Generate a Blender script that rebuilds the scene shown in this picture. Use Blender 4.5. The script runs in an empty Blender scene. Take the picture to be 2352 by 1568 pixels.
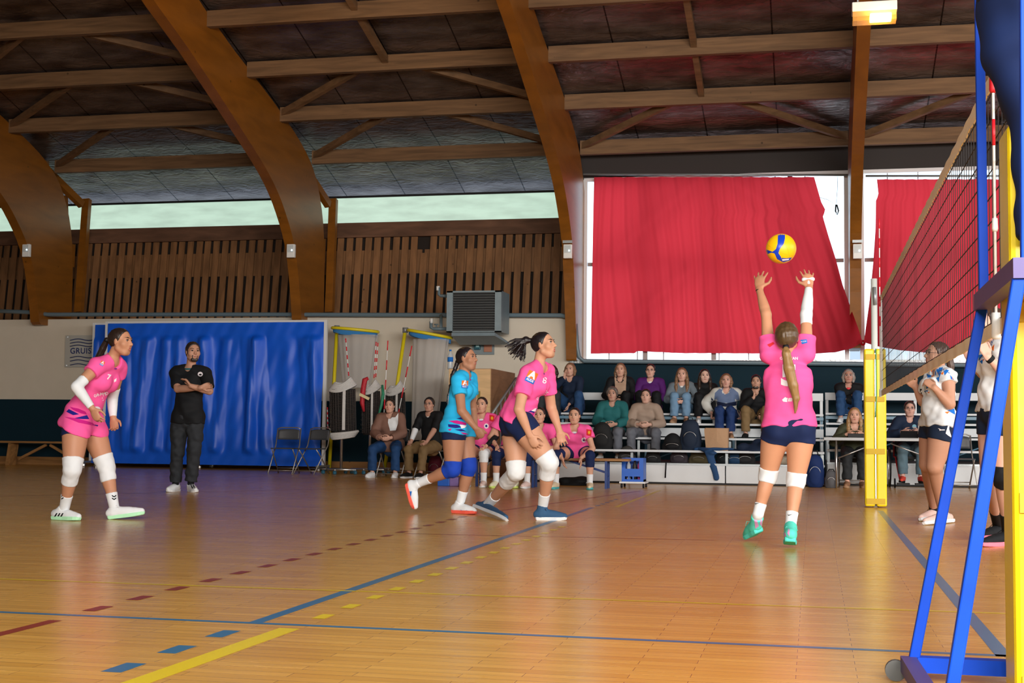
import bpy, bmesh, math, random
import numpy as np
from mathutils import Vector, Matrix
from mathutils.bvhtree import BVHTree
S = bpy.context.scene
C = S.collection
random.seed(7)
# ------------------------------------------------------------------ camera
CX, CY, CZ, YAW, PIT, ROLL, FPX = -0.692, -5.42, 0.828, 0.2187, 0.0644, 0.0099, 3116.0
fwd = Vector((-math.sin(YAW)*math.cos(PIT), math.cos(YAW)*math.cos(PIT), math.sin(PIT)))
rt = Vector((math.cos(YAW), math.sin(YAW), 0)); upv = rt.cross(fwd)
CR = rt*math.cos(ROLL)+upv*math.sin(ROLL); CU = CR.cross(fwd)
cam = bpy.data.cameras.new('camera'); camo = bpy.data.objects.new('camera', cam); C.objects.link(camo)
camo.matrix_world = Matrix(((CR.x, CU.x, -fwd.x, CX), (CR.y, CU.y, -fwd.y, CY), (CR.z, CU.z, -fwd.z, CZ), (0, 0, 0, 1)))
cam.sensor_width = 36; cam.lens = 36*FPX/2352; cam.clip_end = 200
S.camera = camo
cam.dof.use_dof = False
CAMP = Vector((CX, CY, CZ))
def ray(u, v): return fwd+CR*((u-1176)/FPX)-CU*((v-784)/FPX)
def at(u, v, Y):
    d = ray(u, v); return CAMP+d*((Y-CY)/d.y)
def fl(u, v, z=0.0):
    d = ray(u, v); return CAMP+d*((z-CZ)/d.z)
def xz(u, v, Y):
    p = at(u, v, Y); return p.x, p.z
# ------------------------------------------------------------------ world, light, exposure
S.view_settings.view_transform = 'Standard'; S.view_settings.look = 'None'
S.view_settings.exposure = 0.0; S.view_settings.gamma = 1.0
w = bpy.data.worlds.new('sky'); S.world = w; w.use_nodes = True
w.node_tree.nodes['Background'].inputs[0].default_value = (.62, .80, 1, 1)
w.node_tree.nodes['Background'].inputs[1].default_value = 1.0
def area(name, loc, tgt, sx, sy, power, col, spread=115):
    l = bpy.data.lights.new(name, 'AREA'); l.shape = 'RECTANGLE'; l.size = sx; l.size_y = sy; l.energy = power; l.color = col; l.spread = math.radians(spread)
    o = bpy.data.objects.new(name, l); C.objects.link(o); o.location = loc
    d = Vector(tgt)-Vector(loc); o.rotation_euler = d.to_track_quat('-Z', 'Y').to_euler(); return o
WIN_E = 2.4
area('daylight_near_windows', (1.6, -8.6, 3.9), (-.5, 9, 0.3), 22, 3.2, 3000, (1, .95, .88))
area('daylight_east_windows', (12.5, 6, 4.0), (-3, 9, 0.3), 12, 3.0, 420, (.95, .97, 1))  # unseen area lamp on the east side; that wall has no windows modelled
# ------------------------------------------------------------------ materials
MATS = {}
def mat(name, col, rough=.6, metal=0, spec=.5, coat=0, noise=0, nscale=8, bump=0, bscale=30, emit=0, alpha=1, trans=0, stretch=None, sheen=0):
    if name in MATS: return MATS[name]
    m = bpy.data.materials.new(name); m.use_nodes = True; nt = m.node_tree; N = nt.nodes; b = N['Principled BSDF']
    b.inputs['Base Color'].default_value = (*col, 1); b.inputs['Roughness'].default_value = rough; b.inputs['Metallic'].default_value = metal
    b.inputs['Specular IOR Level'].default_value = spec; b.inputs['Coat Weight'].default_value = coat; b.inputs['Alpha'].default_value = alpha
    b.inputs['Sheen Weight'].default_value = sheen
    if emit: b.inputs['Emission Color'].default_value = (*col, 1); b.inputs['Emission Strength'].default_value = emit
    if noise or bump:
        tc = N.new('ShaderNodeTexCoord'); mp = N.new('ShaderNodeMapping'); nt.links.new(tc.outputs['Object'], mp.inputs[0])
        if stretch: mp.inputs['Scale'].default_value = stretch
        no = N.new('ShaderNodeTexNoise'); no.inputs['Scale'].default_value = nscale; no.inputs['Detail'].default_value = 5
        nt.links.new(mp.outputs[0], no.inputs['Vector'])
        if noise:
            mx = N.new('ShaderNodeMix'); mx.data_type = 'RGBA'
            mx.inputs['A'].default_value = (*[c*(1-noise) for c in col], 1); mx.inputs['B'].default_value = (*[min(1, c*(1+noise)) for c in col], 1)
            nt.links.new(no.outputs['Fac'], mx.inputs['Factor']); nt.links.new(mx.outputs['Result'], b.inputs['Base Color'])
        if bump:
            n2 = N.new('ShaderNodeTexNoise'); n2.inputs['Scale'].default_value = bscale; nt.links.new(mp.outputs[0], n2.inputs['Vector'])
            bp = N.new('ShaderNodeBump'); bp.inputs['Strength'].default_value = bump; bp.inputs['Distance'].default_value = .02
            nt.links.new(n2.outputs['Fac'], bp.inputs['Height']); nt.links.new(bp.outputs[0], b.inputs['Normal'])
    MATS[name] = m; return m
def floor_mat():
    m = mat('parquet', (.5, .25, .09), .25); nt = m.node_tree; N = nt.nodes; L = nt.links; b = N['Principled BSDF']
    tc = N.new('ShaderNodeTexCoord'); br = N.new('ShaderNodeTexBrick'); L.new(tc.outputs['Object'], br.inputs['Vector'])
    br.inputs['Scale'].default_value = 1; br.inputs['Brick Width'].default_value = .55; br.inputs['Row Height'].default_value = .07
    br.inputs['Mortar Size'].default_value = .0012; br.inputs['Bias'].default_value = 0; br.offset = .37
    br.inputs['Color1'].default_value = (.66, .335, .056, 1); br.inputs['Color2'].default_value = (.78, .425, .085, 1); br.inputs['Mortar'].default_value = (.28, .12, .045, 1)
    mp = N.new('ShaderNodeMapping'); mp.inputs['Scale'].default_value = (.6, 9, 1); L.new(tc.outputs['Object'], mp.inputs[0])
    no = N.new('ShaderNodeTexNoise'); no.inputs['Scale'].default_value = 3; no.inputs['Detail'].default_value = 6; L.new(mp.outputs[0], no.inputs['Vector'])
    mx = N.new('ShaderNodeMix'); mx.data_type = 'RGBA'; mx.blend_type = 'MULTIPLY'; mx.inputs['Factor'].default_value = .5
    cr = N.new('ShaderNodeValToRGB'); cr.color_ramp.elements[0].position = .3; cr.color_ramp.elements[0].color = (.66, .60, .52, 1); cr.color_ramp.elements[1].position = .7; cr.color_ramp.elements[1].color = (1, 1, 1, 1)
    L.new(no.outputs['Fac'], cr.inputs[0]); L.new(br.outputs['Color'], mx.inputs['A']); L.new(cr.outputs[0], mx.inputs['B']); L.new(mx.outputs['Result'], b.inputs['Base Color'])
    mr = N.new('ShaderNodeMapRange'); mr.inputs['To Min'].default_value = .17; mr.inputs['To Max'].default_value = .33; L.new(no.outputs['Fac'], mr.inputs[0]); L.new(mr.outputs[0], b.inputs['Roughness'])
    b.inputs['Specular IOR Level'].default_value = .55
    return m
def wood(name, c, sx, rough=.55, dark=.55, spec=.3):
    if name in MATS: return MATS[name]
    m = mat(name, c, rough, spec=spec); nt = m.node_tree; N = nt.nodes; L = nt.links; b = N['Principled BSDF']
    tc = N.new('ShaderNodeTexCoord'); mp = N.new('ShaderNodeMapping'); mp.inputs['Scale'].default_value = sx; L.new(tc.outputs['Object'], mp.inputs[0])
    no = N.new('ShaderNodeTexNoise'); no.inputs['Scale'].default_value = 2.2; no.inputs['Detail'].default_value = 8; no.inputs['Distortion'].default_value = .6; L.new(mp.outputs[0], no.inputs['Vector'])
    n2 = N.new('ShaderNodeTexNoise'); n2.inputs['Scale'].default_value = 1.1; L.new(tc.outputs['Object'], n2.inputs['Vector'])
    vo = N.new('ShaderNodeTexVoronoi'); vo.inputs['Scale'].default_value = 2.6; L.new(tc.outputs['Object'], vo.inputs['Vector'])
    cr = N.new('ShaderNodeValToRGB'); cr.color_ramp.elements[0].position = .25; cr.color_ramp.elements[0].color = (*[x*dark for x in c], 1); cr.color_ramp.elements[1].position = .75; cr.color_ramp.elements[1].color = (*[min(1, x*1.2) for x in c], 1)
    L.new(no.outputs['Fac'], cr.inputs[0])
    kn = N.new('ShaderNodeMapRange'); kn.inputs['From Min'].default_value = .03; kn.inputs['From Max'].default_value = .07; kn.inputs['To Min'].default_value = .35; L.new(vo.outputs['Distance'], kn.inputs[0])
    m1 = N.new('ShaderNodeMix'); m1.data_type = 'RGBA'; m1.blend_type = 'MULTIPLY'; m1.inputs['Factor'].default_value = 1; L.new(cr.outputs[0], m1.inputs['A']); L.new(kn.outputs[0], m1.inputs['B'])
    L.new(m1.outputs['Result'], b.inputs['Base Color']); return m
def curtain_mat():
    m = bpy.data.materials.new('red_curtain'); m.use_nodes = True; nt = m.node_tree; N = nt.nodes; L = nt.links
    out = N['Material Output']; N.remove(N['Principled BSDF'])
    d = N.new('ShaderNodeBsdfDiffuse'); t = N.new('ShaderNodeBsdfTranslucent'); x = N.new('ShaderNodeMixShader'); x.inputs[0].default_value = .66
    d.inputs[0].default_value = (.34, .016, .024, 1); t.inputs[0].default_value = (.66, .036, .048, 1)
    L.new(d.outputs[0], x.inputs[1]); L.new(t.outputs[0], x.inputs[2]); L.new(x.outputs[0], out.inputs[0]); return m
def netting_mat(name, col, fac):
    m = bpy.data.materials.new(name); m.use_nodes = True; nt = m.node_tree; N = nt.nodes; L = nt.links
    b = N['Principled BSDF']; b.inputs['Base Color'].default_value = (*col, 1); b.inputs['Roughness'].default_value = .9; b.inputs['Alpha'].default_value = fac; return m
def foil_mat():
    m = mat('roof_foil', (.20, .15, .13), .33, metal=.75); nt = m.node_tree; N = nt.nodes; L = nt.links; b = N['Principled BSDF']
    tc = N.new('ShaderNodeTexCoord'); sp = N.new('ShaderNodeSeparateXYZ'); L.new(tc.outputs['Object'], sp.inputs[0])
    mm = N.new('ShaderNodeMath'); mm.operation = 'PINGPONG'; mm.inputs[1].default_value = .66; L.new(sp.outputs['X'], mm.inputs[0])
    lt = N.new('ShaderNodeMath'); lt.operation = 'LESS_THAN'; lt.inputs[1].default_value = .012; L.new(mm.outputs[0], lt.inputs[0])
    no = N.new('ShaderNodeTexNoise'); no.inputs['Scale'].default_value = 1.4; no.inputs['Detail'].default_value = 4
    mp = N.new('ShaderNodeMapping'); mp.inputs['Scale'].default_value = (1, 2.2, 2.2); L.new(tc.outputs['Object'], mp.inputs[0]); L.new(mp.outputs[0], no.inputs['Vector'])
    cr = N.new('ShaderNodeValToRGB'); cr.color_ramp.elements[0].color = (.11, .08, .072, 1); cr.color_ramp.elements[1].color = (.28, .23, .215, 1); cr.color_ramp.elements[0].position = .35; cr.color_ramp.elements[1].position = .7; L.new(no.outputs['Fac'], cr.inputs[0])
    mx = N.new('ShaderNodeMix'); mx.data_type = 'RGBA'; mx.inputs['B'].default_value = (.02, .012, .01, 1); L.new(lt.outputs[0], mx.inputs['Factor']); L.new(cr.outputs[0], mx.inputs['A']); L.new(mx.outputs['Result'], b.inputs['Base Color'])
    n2 = N.new('ShaderNodeTexNoise'); n2.inputs['Scale'].default_value = 3.5; n2.inputs['Detail'].default_value = 6; n2.inputs['Distortion'].default_value = 1.5; L.new(mp.outputs[0], n2.inputs['Vector'])
    bp = N.new('ShaderNodeBump'); bp.inputs['Strength'].default_value = .5; bp.inputs['Distance'].default_value = .06; L.new(n2.outputs['Fac'], bp.inputs['Height']); L.new(bp.outputs[0], b.inputs['Normal']); return m
FLOOR = floor_mat(); CURT = curtain_mat(); FOIL = foil_mat()
GLULAM = wood('glulam_timber', (.23, .080, .007), (1, .5, 2.5), .4, .75, .45)
PURL = wood('purlin_timber', (.195, .108, .052), (.5, 3, 6), .65)
SLAT = wood('slat_timber', (.27, .13, .055), (3, 3, .6), .6)
PLANK = wood('bench_timber', (.34, .17, .06), (.6, 6, 6), .45)
PLY = wood('plywood', (.62, .42, .22), (1, 1, 5), .5, .85)
DPLY = wood('brown_plywood', (.26, .14, .07), (1, 1, 5), .6, .8)
BEIGE = mat('cream_paint', (.66, .60, .50), .8, noise=.06, nscale=3)
DADO = mat('navy_dado_paint', (.004, .022, .036), .7, spec=.15, noise=.1, nscale=2)
WHITE = mat('white_paint', (.62, .66, .70), .45, noise=.06, nscale=4)
WMET = mat('white_metal', (.72, .74, .76), .35)
GMET = mat('grey_metal', (.30, .33, .35), .4, metal=.5)
STEEL = mat('steel', (.55, .55, .55), .3, metal=.9)
HEAT = mat('heater_grey', (.16, .22, .26), .45, noise=.15)
BLACK = mat('black_plastic', (.008, .008, .010), .55, spec=.3)
DARKR = mat('dark_void', (.008, .007, .007), .9)
TARP = mat('blue_tarpaulin', (.004, .11, .74), .42, spec=.45, noise=.25, nscale=1.5)
REFB = mat('blue_enamel', (.003, .055, .50), .5, spec=.15, noise=.25, nscale=6)
REFP = mat('purple_board', (.07, .05, .20), .5)
YPAD = mat('yellow_vinyl', (.85, .66, .004), .38, noise=.06, nscale=3, bump=.1, bscale=8)
YSTR = mat('yellow_strap', (.62, .40, .01), .6)
YMET = mat('yellow_metal', (.70, .58, .01), .4)
NETM = mat('black_cord', (.008, .006, .008), .8)
TAPE = mat('net_tape', (.95, .84, .70), .8, noise=.08, nscale=20)
RED = mat('red_paint', (.70, .015, .03), .45)
WPL = mat('white_plastic', (.78, .80, .80), .4)
DRED = mat('dark_red_line', (.26, .03, .02), .35)
LBLUE = mat('blue_line', (.03, .16, .33), .3)
LYEL = mat('yellow_line', (.80, .60, .01), .3)
PIPE = mat('grey_pipe', (.13, .19, .23), .4)
CRATE = mat('blue_crate_plastic', (.01, .11, .55), .4)
# ------------------------------------------------------------------ scene graph helpers
ROOT = {}
def tag(o, label=None, cat=None, group=None, kind=None):
    if label: o['label'] = label
    if cat: o['category'] = cat
    if group: o['group'] = group
    if kind: o['kind'] = kind
    return o
def empty(name, loc, label, cat, group=None):
    o = bpy.data.objects.new(name, None); C.objects.link(o); o.location = loc; o.empty_display_size = .1
    ROOT[o.name] = Vector(loc); return tag(o, label, cat, group)
def rootloc(p):
    while p is not None and p.parent is not None: p = p.parent
    return ROOT.get(p.name, Vector((0, 0, 0))) if p is not None else Vector((0, 0, 0))
def link_mesh(name, me, m, parent, smooth):
    for x in (m if isinstance(m, (list, tuple)) else [m]): me.materials.append(x)
    if smooth: me.polygons.foreach_set('use_smooth', [True]*len(me.polygons))
    o = bpy.data.objects.new(name, me); C.objects.link(o)
    if parent is not None:
        me.transform(Matrix.Translation(-rootloc(parent))); o.parent = parent
    return o
class MB:
    def __init__(s): s.v = []; s.f = []; s.mi = []; s.cur = 0
    def add(s, vs, fs):
        n = len(s.v); s.v += [tuple(p) for p in vs]; s.f += [tuple(n+i for i in f) for f in fs]; s.mi += [s.cur]*len(fs); return s
    def box(s, x0, x1, y0, y1, z0, z1):
        return s.add([(x0, y0, z0), (x1, y0, z0), (x1, y1, z0), (x0, y1, z0), (x0, y0, z1), (x1, y0, z1), (x1, y1, z1), (x0, y1, z1)],
                     [(0, 3, 2, 1), (4, 5, 6, 7), (0, 1, 5, 4), (1, 2, 6, 5), (2, 3, 7, 6), (3, 0, 4, 7)])
    def bar(s, a, b, wd, ht, side=None):
        a = Vector(a); b = Vector(b); d = (b-a).normalized(); sd = Vector(side) if side else (d.cross(Vector((0, 0, 1))) if abs(d.z) < .95 else Vector((1, 0, 0)))
        sd = (sd-d*sd.dot(d)).normalized(); up = sd.cross(d).normalized(); vs = []
        for p in (a, b):
            for i, j in ((-1, -1), (1, -1), (1, 1), (-1, 1)): vs.append(p+sd*(i*wd/2)+up*(j*ht/2))
        return s.add(vs, [(0, 1, 2, 3), (7, 6, 5, 4), (0, 4, 5, 1), (1, 5, 6, 2), (2, 6, 7, 3), (3, 7, 4, 0)])
    def tube(s, pts, r, n=8, closed=False, caps=True):
        pts = [Vector(p) for p in pts]; k = len(pts); rs = r if isinstance(r, (list, tuple)) else [r]*k; vs = []; ref = None
        for i, p in enumerate(pts):
            if closed: d = pts[(i+1) % k]-pts[i-1]
            else: d = pts[min(i+1, k-1)]-pts[max(i-1, 0)]
            d = d.normalized()
            if ref is None: ref = d.cross(Vector((.13, .27, .95))); 
            ref = (ref-d*ref.dot(d)).normalized(); b2 = d.cross(ref)
            for j in range(n):
                a = 2*math.pi*j/n; vs.append(p+(ref*math.cos(a)+b2*math.sin(a))*rs[i])
        fs = []
        for i in range(k if closed else k-1):
            for j in range(n): fs.append((i*n+j, i*n+(j+1) % n, ((i+1) % k)*n+(j+1) % n, ((i+1) % k)*n+j))
        if not closed and caps: fs += [tuple(range(n))[::-1], tuple((k-1)*n+j for j in range(n))]
        return s.add(vs, fs)
    def sheet(s, fn, nu, nv):
        vs = [fn(i/nu, j/nv) for j in range(nv+1) for i in range(nu+1)]
        return s.add(vs, [(j*(nu+1)+i, j*(nu+1)+i+1, (j+1)*(nu+1)+i+1, (j+1)*(nu+1)+i) for j in range(nv) for i in range(nu)])
    def lathe(s, c, prof, n=20):
        vs = [(c[0]+r*math.cos(2*math.pi*j/n), c[1]+r*math.sin(2*math.pi*j/n), c[2]+z) for r, z in prof for j in range(n)]
        k = len(prof); fs = [(i*n+j, i*n+(j+1) % n, (i+1)*n+(j+1) % n, (i+1)*n+j) for i in range(k-1) for j in range(n)]
        return s.add(vs, fs+[tuple(range(n))[::-1], tuple((k-1)*n+j for j in range(n))])
    def sh(s, dy): s.v = [(x, y+dy, z) for x, y, z in s.v]; return s
    def build(s, name, m, parent=None, smooth=False, bevel=0, solid=0):
        me = bpy.data.meshes.new(name); me.from_pydata(s.v, [], s.f); me.update()
        o = link_mesh(name, me, m, parent, smooth)
        if any(s.mi): me.polygons.foreach_set('material_index', s.mi)
        if solid: md = o.modifiers.new('s', 'SOLIDIFY'); md.thickness = solid; md.offset = 0
        if bevel: md = o.modifiers.new('b', 'BEVEL'); md.width = bevel; md.segments = 2; md.limit_method = 'ANGLE'
        return o
def struct(o): o['kind'] = 'structure'; return o
def copy_tree(o, parent=None):
    c = o.copy(); C.objects.link(c); c.parent = parent
    for ch in list(o.children): copy_tree(ch, c)
    return c
def text_mesh(txt, size, bold=0.0, spacing=1.0):
    cu = bpy.data.curves.new('t', 'FONT'); cu.body = txt; cu.size = size; cu.align_x = 'CENTER'; cu.align_y = 'CENTER'; cu.offset = bold; cu.space_character = spacing
    o = bpy.data.objects.new('t', cu); C.objects.link(o); dg = bpy.context.evaluated_depsgraph_get(); dg.update()
    me = bpy.data.meshes.new_from_object(o.evaluated_get(dg)); bpy.data.objects.remove(o); return me
BV = {}
def decal(target, m, name, polys=None, text=None, pos=None, size=10, rot=0, bold=0, cell=5, off=.004, squash=1.0, shear=0.0):
    """lay a printed mark (outline given in picture units) on the surface of a piece of clothing"""
    if target.name not in BV:
        me = target.data; BV[target.name] = BVHTree.FromPolygons([v.co for v in me.vertices], [tuple(p.vertices) for p in me.polygons])
    bv = BV[target.name]; rl = rootloc(target); bm = bmesh.new()
    if text is not None:
        tm = text_mesh(text, size, bold); bm.from_mesh(tm); c, s_ = math.cos(rot), math.sin(rot)
        for v in bm.verts:
            x = v.co.x*squash; y = v.co.y; x += y*shear; v.co = (pos[0]+c*x-s_*y, pos[1]-(s_*x+c*y), 0)
    else:
        for p in polys: bm.faces.new([bm.verts.new((x, y, 0)) for x, y in p])
    bmesh.ops.triangulate(bm, faces=bm.faces[:])
    for _ in range(5):
        e = [e for e in bm.edges if e.calc_length() > cell]
        if not e: break
        bmesh.ops.subdivide_edges(bm, edges=e, cuts=1); bmesh.ops.triangulate(bm, faces=bm.faces[:])
    kill = []
    for v in bm.verts:
        d = ray(v.co.x, v.co.y).normalized(); h = bv.ray_cast(CAMP-rl, d)
        if h[0] is None: kill.append(v); continue
        v.co = h[0]-d*off+rl
    bmesh.ops.delete(bm, geom=kill, context='VERTS')
    if not bm.faces: bm.free(); return
    zs = [f for f in bm.faces if max(e.calc_length() for e in f.edges) > .12]
    bmesh.ops.delete(bm, geom=zs, context='FACES')
    me = bpy.data.meshes.new(name); bm.to_mesh(me); bm.free()
    return link_mesh(name, me, m, target, True)
# ------------------------------------------------------------------ setting: floor and walls
WY = 20.0
floor = struct(MB().box(-26, 16, -9.2, 23, -.2, 0).build('floor', floor_mat() if False else FLOOR))
def line(a, b, wd, m, z=.0006):
    a = Vector((*a, z)); b = Vector((*b, z)); d = (b-a).normalized(); n = Vector((-d.y, d.x, 0))*wd/2
    return MB().add([a-n, b-n, b+n, a+n], [(0, 1, 2, 3)]).build('court_line', m, floor)
line((0, -.025), (0, 9.6), .06, LBLUE)
line((-14, 0), (0.03, 0), .045, LBLUE)
line((-3, 0), (-3, 9), .06, LBLUE, .0008)
for k in range(5): line((-3, 9.3+.35*k), (-3, 9.45+.35*k), .05, LBLUE)
for k in range(9): line((-3.0, -.22-.4*k), (-3.0, -.40-.4*k), .075, LBLUE)
line((-14, .94), (.6, 1.27), .028, LYEL, .001)
for k in range(17): line((-2.79, .2+.36*k), (-2.79, .34+.36*k), .06, LYEL, .0012)
line((-2.80, -.10), (-2.86, -3), .09, LYEL)
line((-2.77, 9.2), (-2.77, 13.5), .05, LYEL)
line((-3.83, -.16), (-3.83, -3), .06, DRED)
for k in range(19): line((-3.85-.004*k, .14+.40*k), (-3.85-.004*k, .31+.40*k), .065, DRED, .0012)
line((-3.83, 4.88), (-1.43, 5.05), .022, DRED)
line((-12, 6.1), (-3.9, 15.5), .03, DRED)
line((-3.8, 8.0), (-3.0, 13.2), .03, DRED)
# lower wall, dado, ledge
XL, XW = -24.0, -5.2     # windows start east of XW
zt = at(600, 729, WY).z; zd = at(100, 917, WY).z
struct(MB().box(XL, XW, WY, WY+2.6, 0, zt).build('wall_north', BEIGE))
struct(MB().box(XL, XW-.0, WY-.012, WY-.001, .15, zd).build('trim_1', DADO))
struct(MB().box(XL, XW, WY-.05, WY-.013, 0, .16).build('baseboard_north', PLANK))
zs = at(1600, 834, WY).z
struct(MB().box(XW, 14, WY, WY+.5, 0, zs).build('wall_north_lower', DADO))
struct(MB().box(XW, 14, WY-.06, WY+.4, zs, zs+.06).build('trim_2', mat('foil_tape_sill', (.35, .37, .38), .35, metal=.6, bump=.4, bscale=20)))
# slatted upper wall
YS = 21.9
z0 = at(600, 716, YS).z; z1 = at(600, 550, YS).z; z2 = at(600, 517, YS).z; z3 = at(600, 459, YS).z
struct(MB().box(XL, XW+.2, YS+.16, YS+.3, zt, z1+.05).build('wall_north_upper', mat('upper_wall_void', (.02, .013, .01), .9)))
sl = MB(); x = -23.9; k = 0
while x < XW-.2:
    skip = abs(x-at(968, 560, YS).x) < .1
    zl = (z0+z1)/2
    ln = random.uniform(-.01, .01)
    pitch = .205
    sl.bar((x, YS-.1+random.uniform(0, .01), zt+.02), (x+ln+.03, YS+.08, z1 if not skip else z1-.35), .142, .022, side=(1, 0, 0))
    x += pitch
struct(sl.build('wall_north_slats', SLAT))
sb = MB()   # second layer of boards half a pitch over, only in the upper part and the foot
x = -23.8
while x < XW-.2:
    sb.bar((x+.0, YS+.10, z1-.78), (x+.01, YS+.11, z1-.27), .150, .02, side=(1, 0, 0))
    x += .205
struct(sb.build('wall_north_boards', SLAT))
struct(MB().box(XL, XW+.1, YS-.02, YS+.14, z1-.0, z2).build('trim_3', wood('header_timber', (.17, .085, .05), (.6, 3, 3), .7, .5)))
# clerestory strip of translucent panes, one per bay
AX = [-21.9, -16.35, -10.62, -5.15, .06, 5.3, 10.6]
def pane_mat(name, c, e, streak):
    m = mat(name, c, .5, emit=e); nt = m.node_tree; N = nt.nodes; L = nt.links; b = N['Principled BSDF']
    tc = N.new('ShaderNodeTexCoord'); mp = N.new('ShaderNodeMapping'); mp.inputs['Scale'].default_value = streak; L.new(tc.outputs['Object'], mp.inputs[0])
    no = N.new('ShaderNodeTexNoise'); no.inputs['Scale'].default_value = 2; no.inputs['Detail'].default_value = 7; L.new(mp.outputs[0], no.inputs['Vector'])
    cr = N.new('ShaderNodeValToRGB'); cr.color_ramp.elements[0].position = .3; cr.color_ramp.elements[0].color = (*[k*.78 for k in c], 1); cr.color_ramp.elements[1].position = .62; cr.color_ramp.elements[1].color = (*c, 1)
    L.new(no.outputs['Fac'], cr.inputs[0]); L.new(cr.outputs[0], b.inputs['Emission Color']); b.inputs['Base Color'].default_value = (.2, .2, .2, 1); return m
STRIP = pane_mat('stained_fibreglass', (.46, .64, .52), 1.15, (.7, 1, 3))
n = 0
for a, b in zip(AX[:3], AX[1:4]):
    n += 1
    struct(MB().box(a, b, YS+.1, YS+.13, z2, z3).build('window_%d' % n, STRIP))
struct(MB().box(XL, XW, YS+.05, YS+.15, z3, z3+.04).build('trim_4', BLACK))
# ceiling deck (north slope and south slope) of glossy insulating foil
RY, RZ = 5.5, 11.6
def roofz(Y): return z3+.03+(RZ-z3)*(YS-Y)/(YS-RY)
cl = MB(); 
# follows purlin line
prof = [(22.6, 5.75), (20.3, 6.45), (18.5, 6.85), (16.9, 7.32), (15.25, 7.8), (13.6, 8.25), (RY, 10.9), (-2.5, 8.25), (-5, 7.4), (-9.2, 5.7)]
for (y0, a0), (y1, a1) in zip(prof, prof[1:]):
    cl.add([(XL, y0, a0), (14, y0, a0), (14, y1, a1), (XL, y1, a1), (XL, y0, a0+.12), (14, y0, a0+.12), (14, y1, a1+.12), (XL, y1, a1+.12)], [(0, 1, 2, 3), (7, 6, 5, 4), (0, 4, 5, 1), (2, 6, 7, 3), (1, 5, 6, 2), (3, 7, 4, 0)])
struct(cl.build('ceiling', FOIL))
# other enclosing walls
struct(MB().box(XL-.2, XL, -9.2, 23, 0, 11).build('wall_west', BEIGE))
struct(MB().box(XL, 14, -9.4, -9.2, 0, 11).build('wall_south', BEIGE))
struct(MB().box(14, 14.2, -9.2, 23, 0, 11).build('wall_east', BEIGE))
# window bays behind the red curtains
YW = 20.62
wzt = at(1650, 404, YW).z; wzb = zs+.06; wzm = at(1960, 597, YW).z
GLASS = pane_mat('daylit_polycarbonate', (.66, .86, 1.0), WIN_E, (3, 1, .2))
def window(n, x0, x1):
    w_ = struct(MB().box(x0, x1, YW+.06, YW+.08, wzb, wzt).build('window_%d' % n, GLASS))
    fr = MB(); fw = .07
    for X in (x0+.03, x1-.05): fr.box(X-.04, X+.04, YW-.03, YW+.055, wzb, wzt)
    fr.box(x0, x1, YW-.02, YW+.055, wzt-.04, wzt+.03)
    fr.build('window_frame', WMET, w_)
    f2 = MB(); f2.box(x0+.08, x1-.1, YW, YW+.05, wzm-.035, wzm+.035)
    for t in ((.24, .50, .785) if n == 4 else (.42,)): f2.box(x0+(x1-x0)*t-.045, x0+(x1-x0)*t+.045, YW, YW+.05, wzb, wzt-.04)
    for t in (.1, .21, .31, .52, .63, .73, .84): f2.box(x0+(x1-x0)*t-.008, x0+(x1-x0)*t+.008, YW+.02, YW+.05, wzb, wzt-.04)
    f2.build('mullion', mat('mullion_timber', (.33, .30, .28), .5), w_)
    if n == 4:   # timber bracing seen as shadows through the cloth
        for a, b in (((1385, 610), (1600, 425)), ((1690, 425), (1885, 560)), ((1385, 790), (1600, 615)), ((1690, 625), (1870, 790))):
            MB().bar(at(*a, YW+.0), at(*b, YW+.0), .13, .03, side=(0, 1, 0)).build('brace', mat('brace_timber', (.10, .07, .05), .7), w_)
    return w_
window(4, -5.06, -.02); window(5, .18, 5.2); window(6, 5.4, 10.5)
struct(MB().box(XW, 14, YW+.0, YW+.25, wzt+.03, 6.6).build('wall_north_head', mat('dark_head_board', (.02, .014, .013), .7)))  # near-black colour stands in for the shade above the window heads
struct(MB().box(XW-.05, XW+.02, YW-1.0+.4, 23, zt-1, 6.5).build('wall_north_return', mat('return_boards', (.45, .42, .42), .6)))
# ------------------------------------------------------------------ timber arches
low = [(19.85, 1.9), (19.75, 2.6), (19.35, 4.1), (18.75, 4.9), (17.9, 5.5), (16.4, 6.15), (14.9, 6.75), (13.4, 7.28), (RY, 9.9), (-2.4, 7.28), (-5.5, 6.0), (-7.6, 4.6), (-8.7, 1.5)]
upp = [(20.7, 1.9), (20.9, 3.0), (20.85, 4.7), (20.45, 5.7), (19.75, 6.28), (18.4, 6.78), (16.7, 7.25), (15.0, 7.75), (RY, 10.75), (-3.8, 7.75), (-7.0, 6.5), (-9.0, 5.0), (-9.1, 1.5)]
def smooth_curve(p, n=4):
    out = []
    for i in range(len(p)-1):
        p0 = p[max(i-1, 0)]; p1 = p[i]; p2 = p[i+1]; p3 = p[min(i+2, len(p)-1)]
        for j in range(n):
            t = j/n; q = []
            for k in (0, 1):
                q.append(.5*((2*p1[k])+(-p0[k]+p2[k])*t+(2*p0[k]-5*p1[k]+4*p2[k]-p3[k])*t*t+(-p0[k]+3*p1[k]-3*p2[k]+p3[k])*t**3))
            out.append(tuple(q))
    return out+[p[-1]]
Lc = smooth_curve(low); Uc = smooth_curve(upp)
ARCH_L = {1: 'leftmost curved timber arch rising at the picture edge', 2: 'curved timber arch standing behind the blue screens', 3: 'curved timber arch at the left edge of the red curtain window',
          4: 'curved timber arch between the two red curtained windows, lamp on it'}
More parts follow.
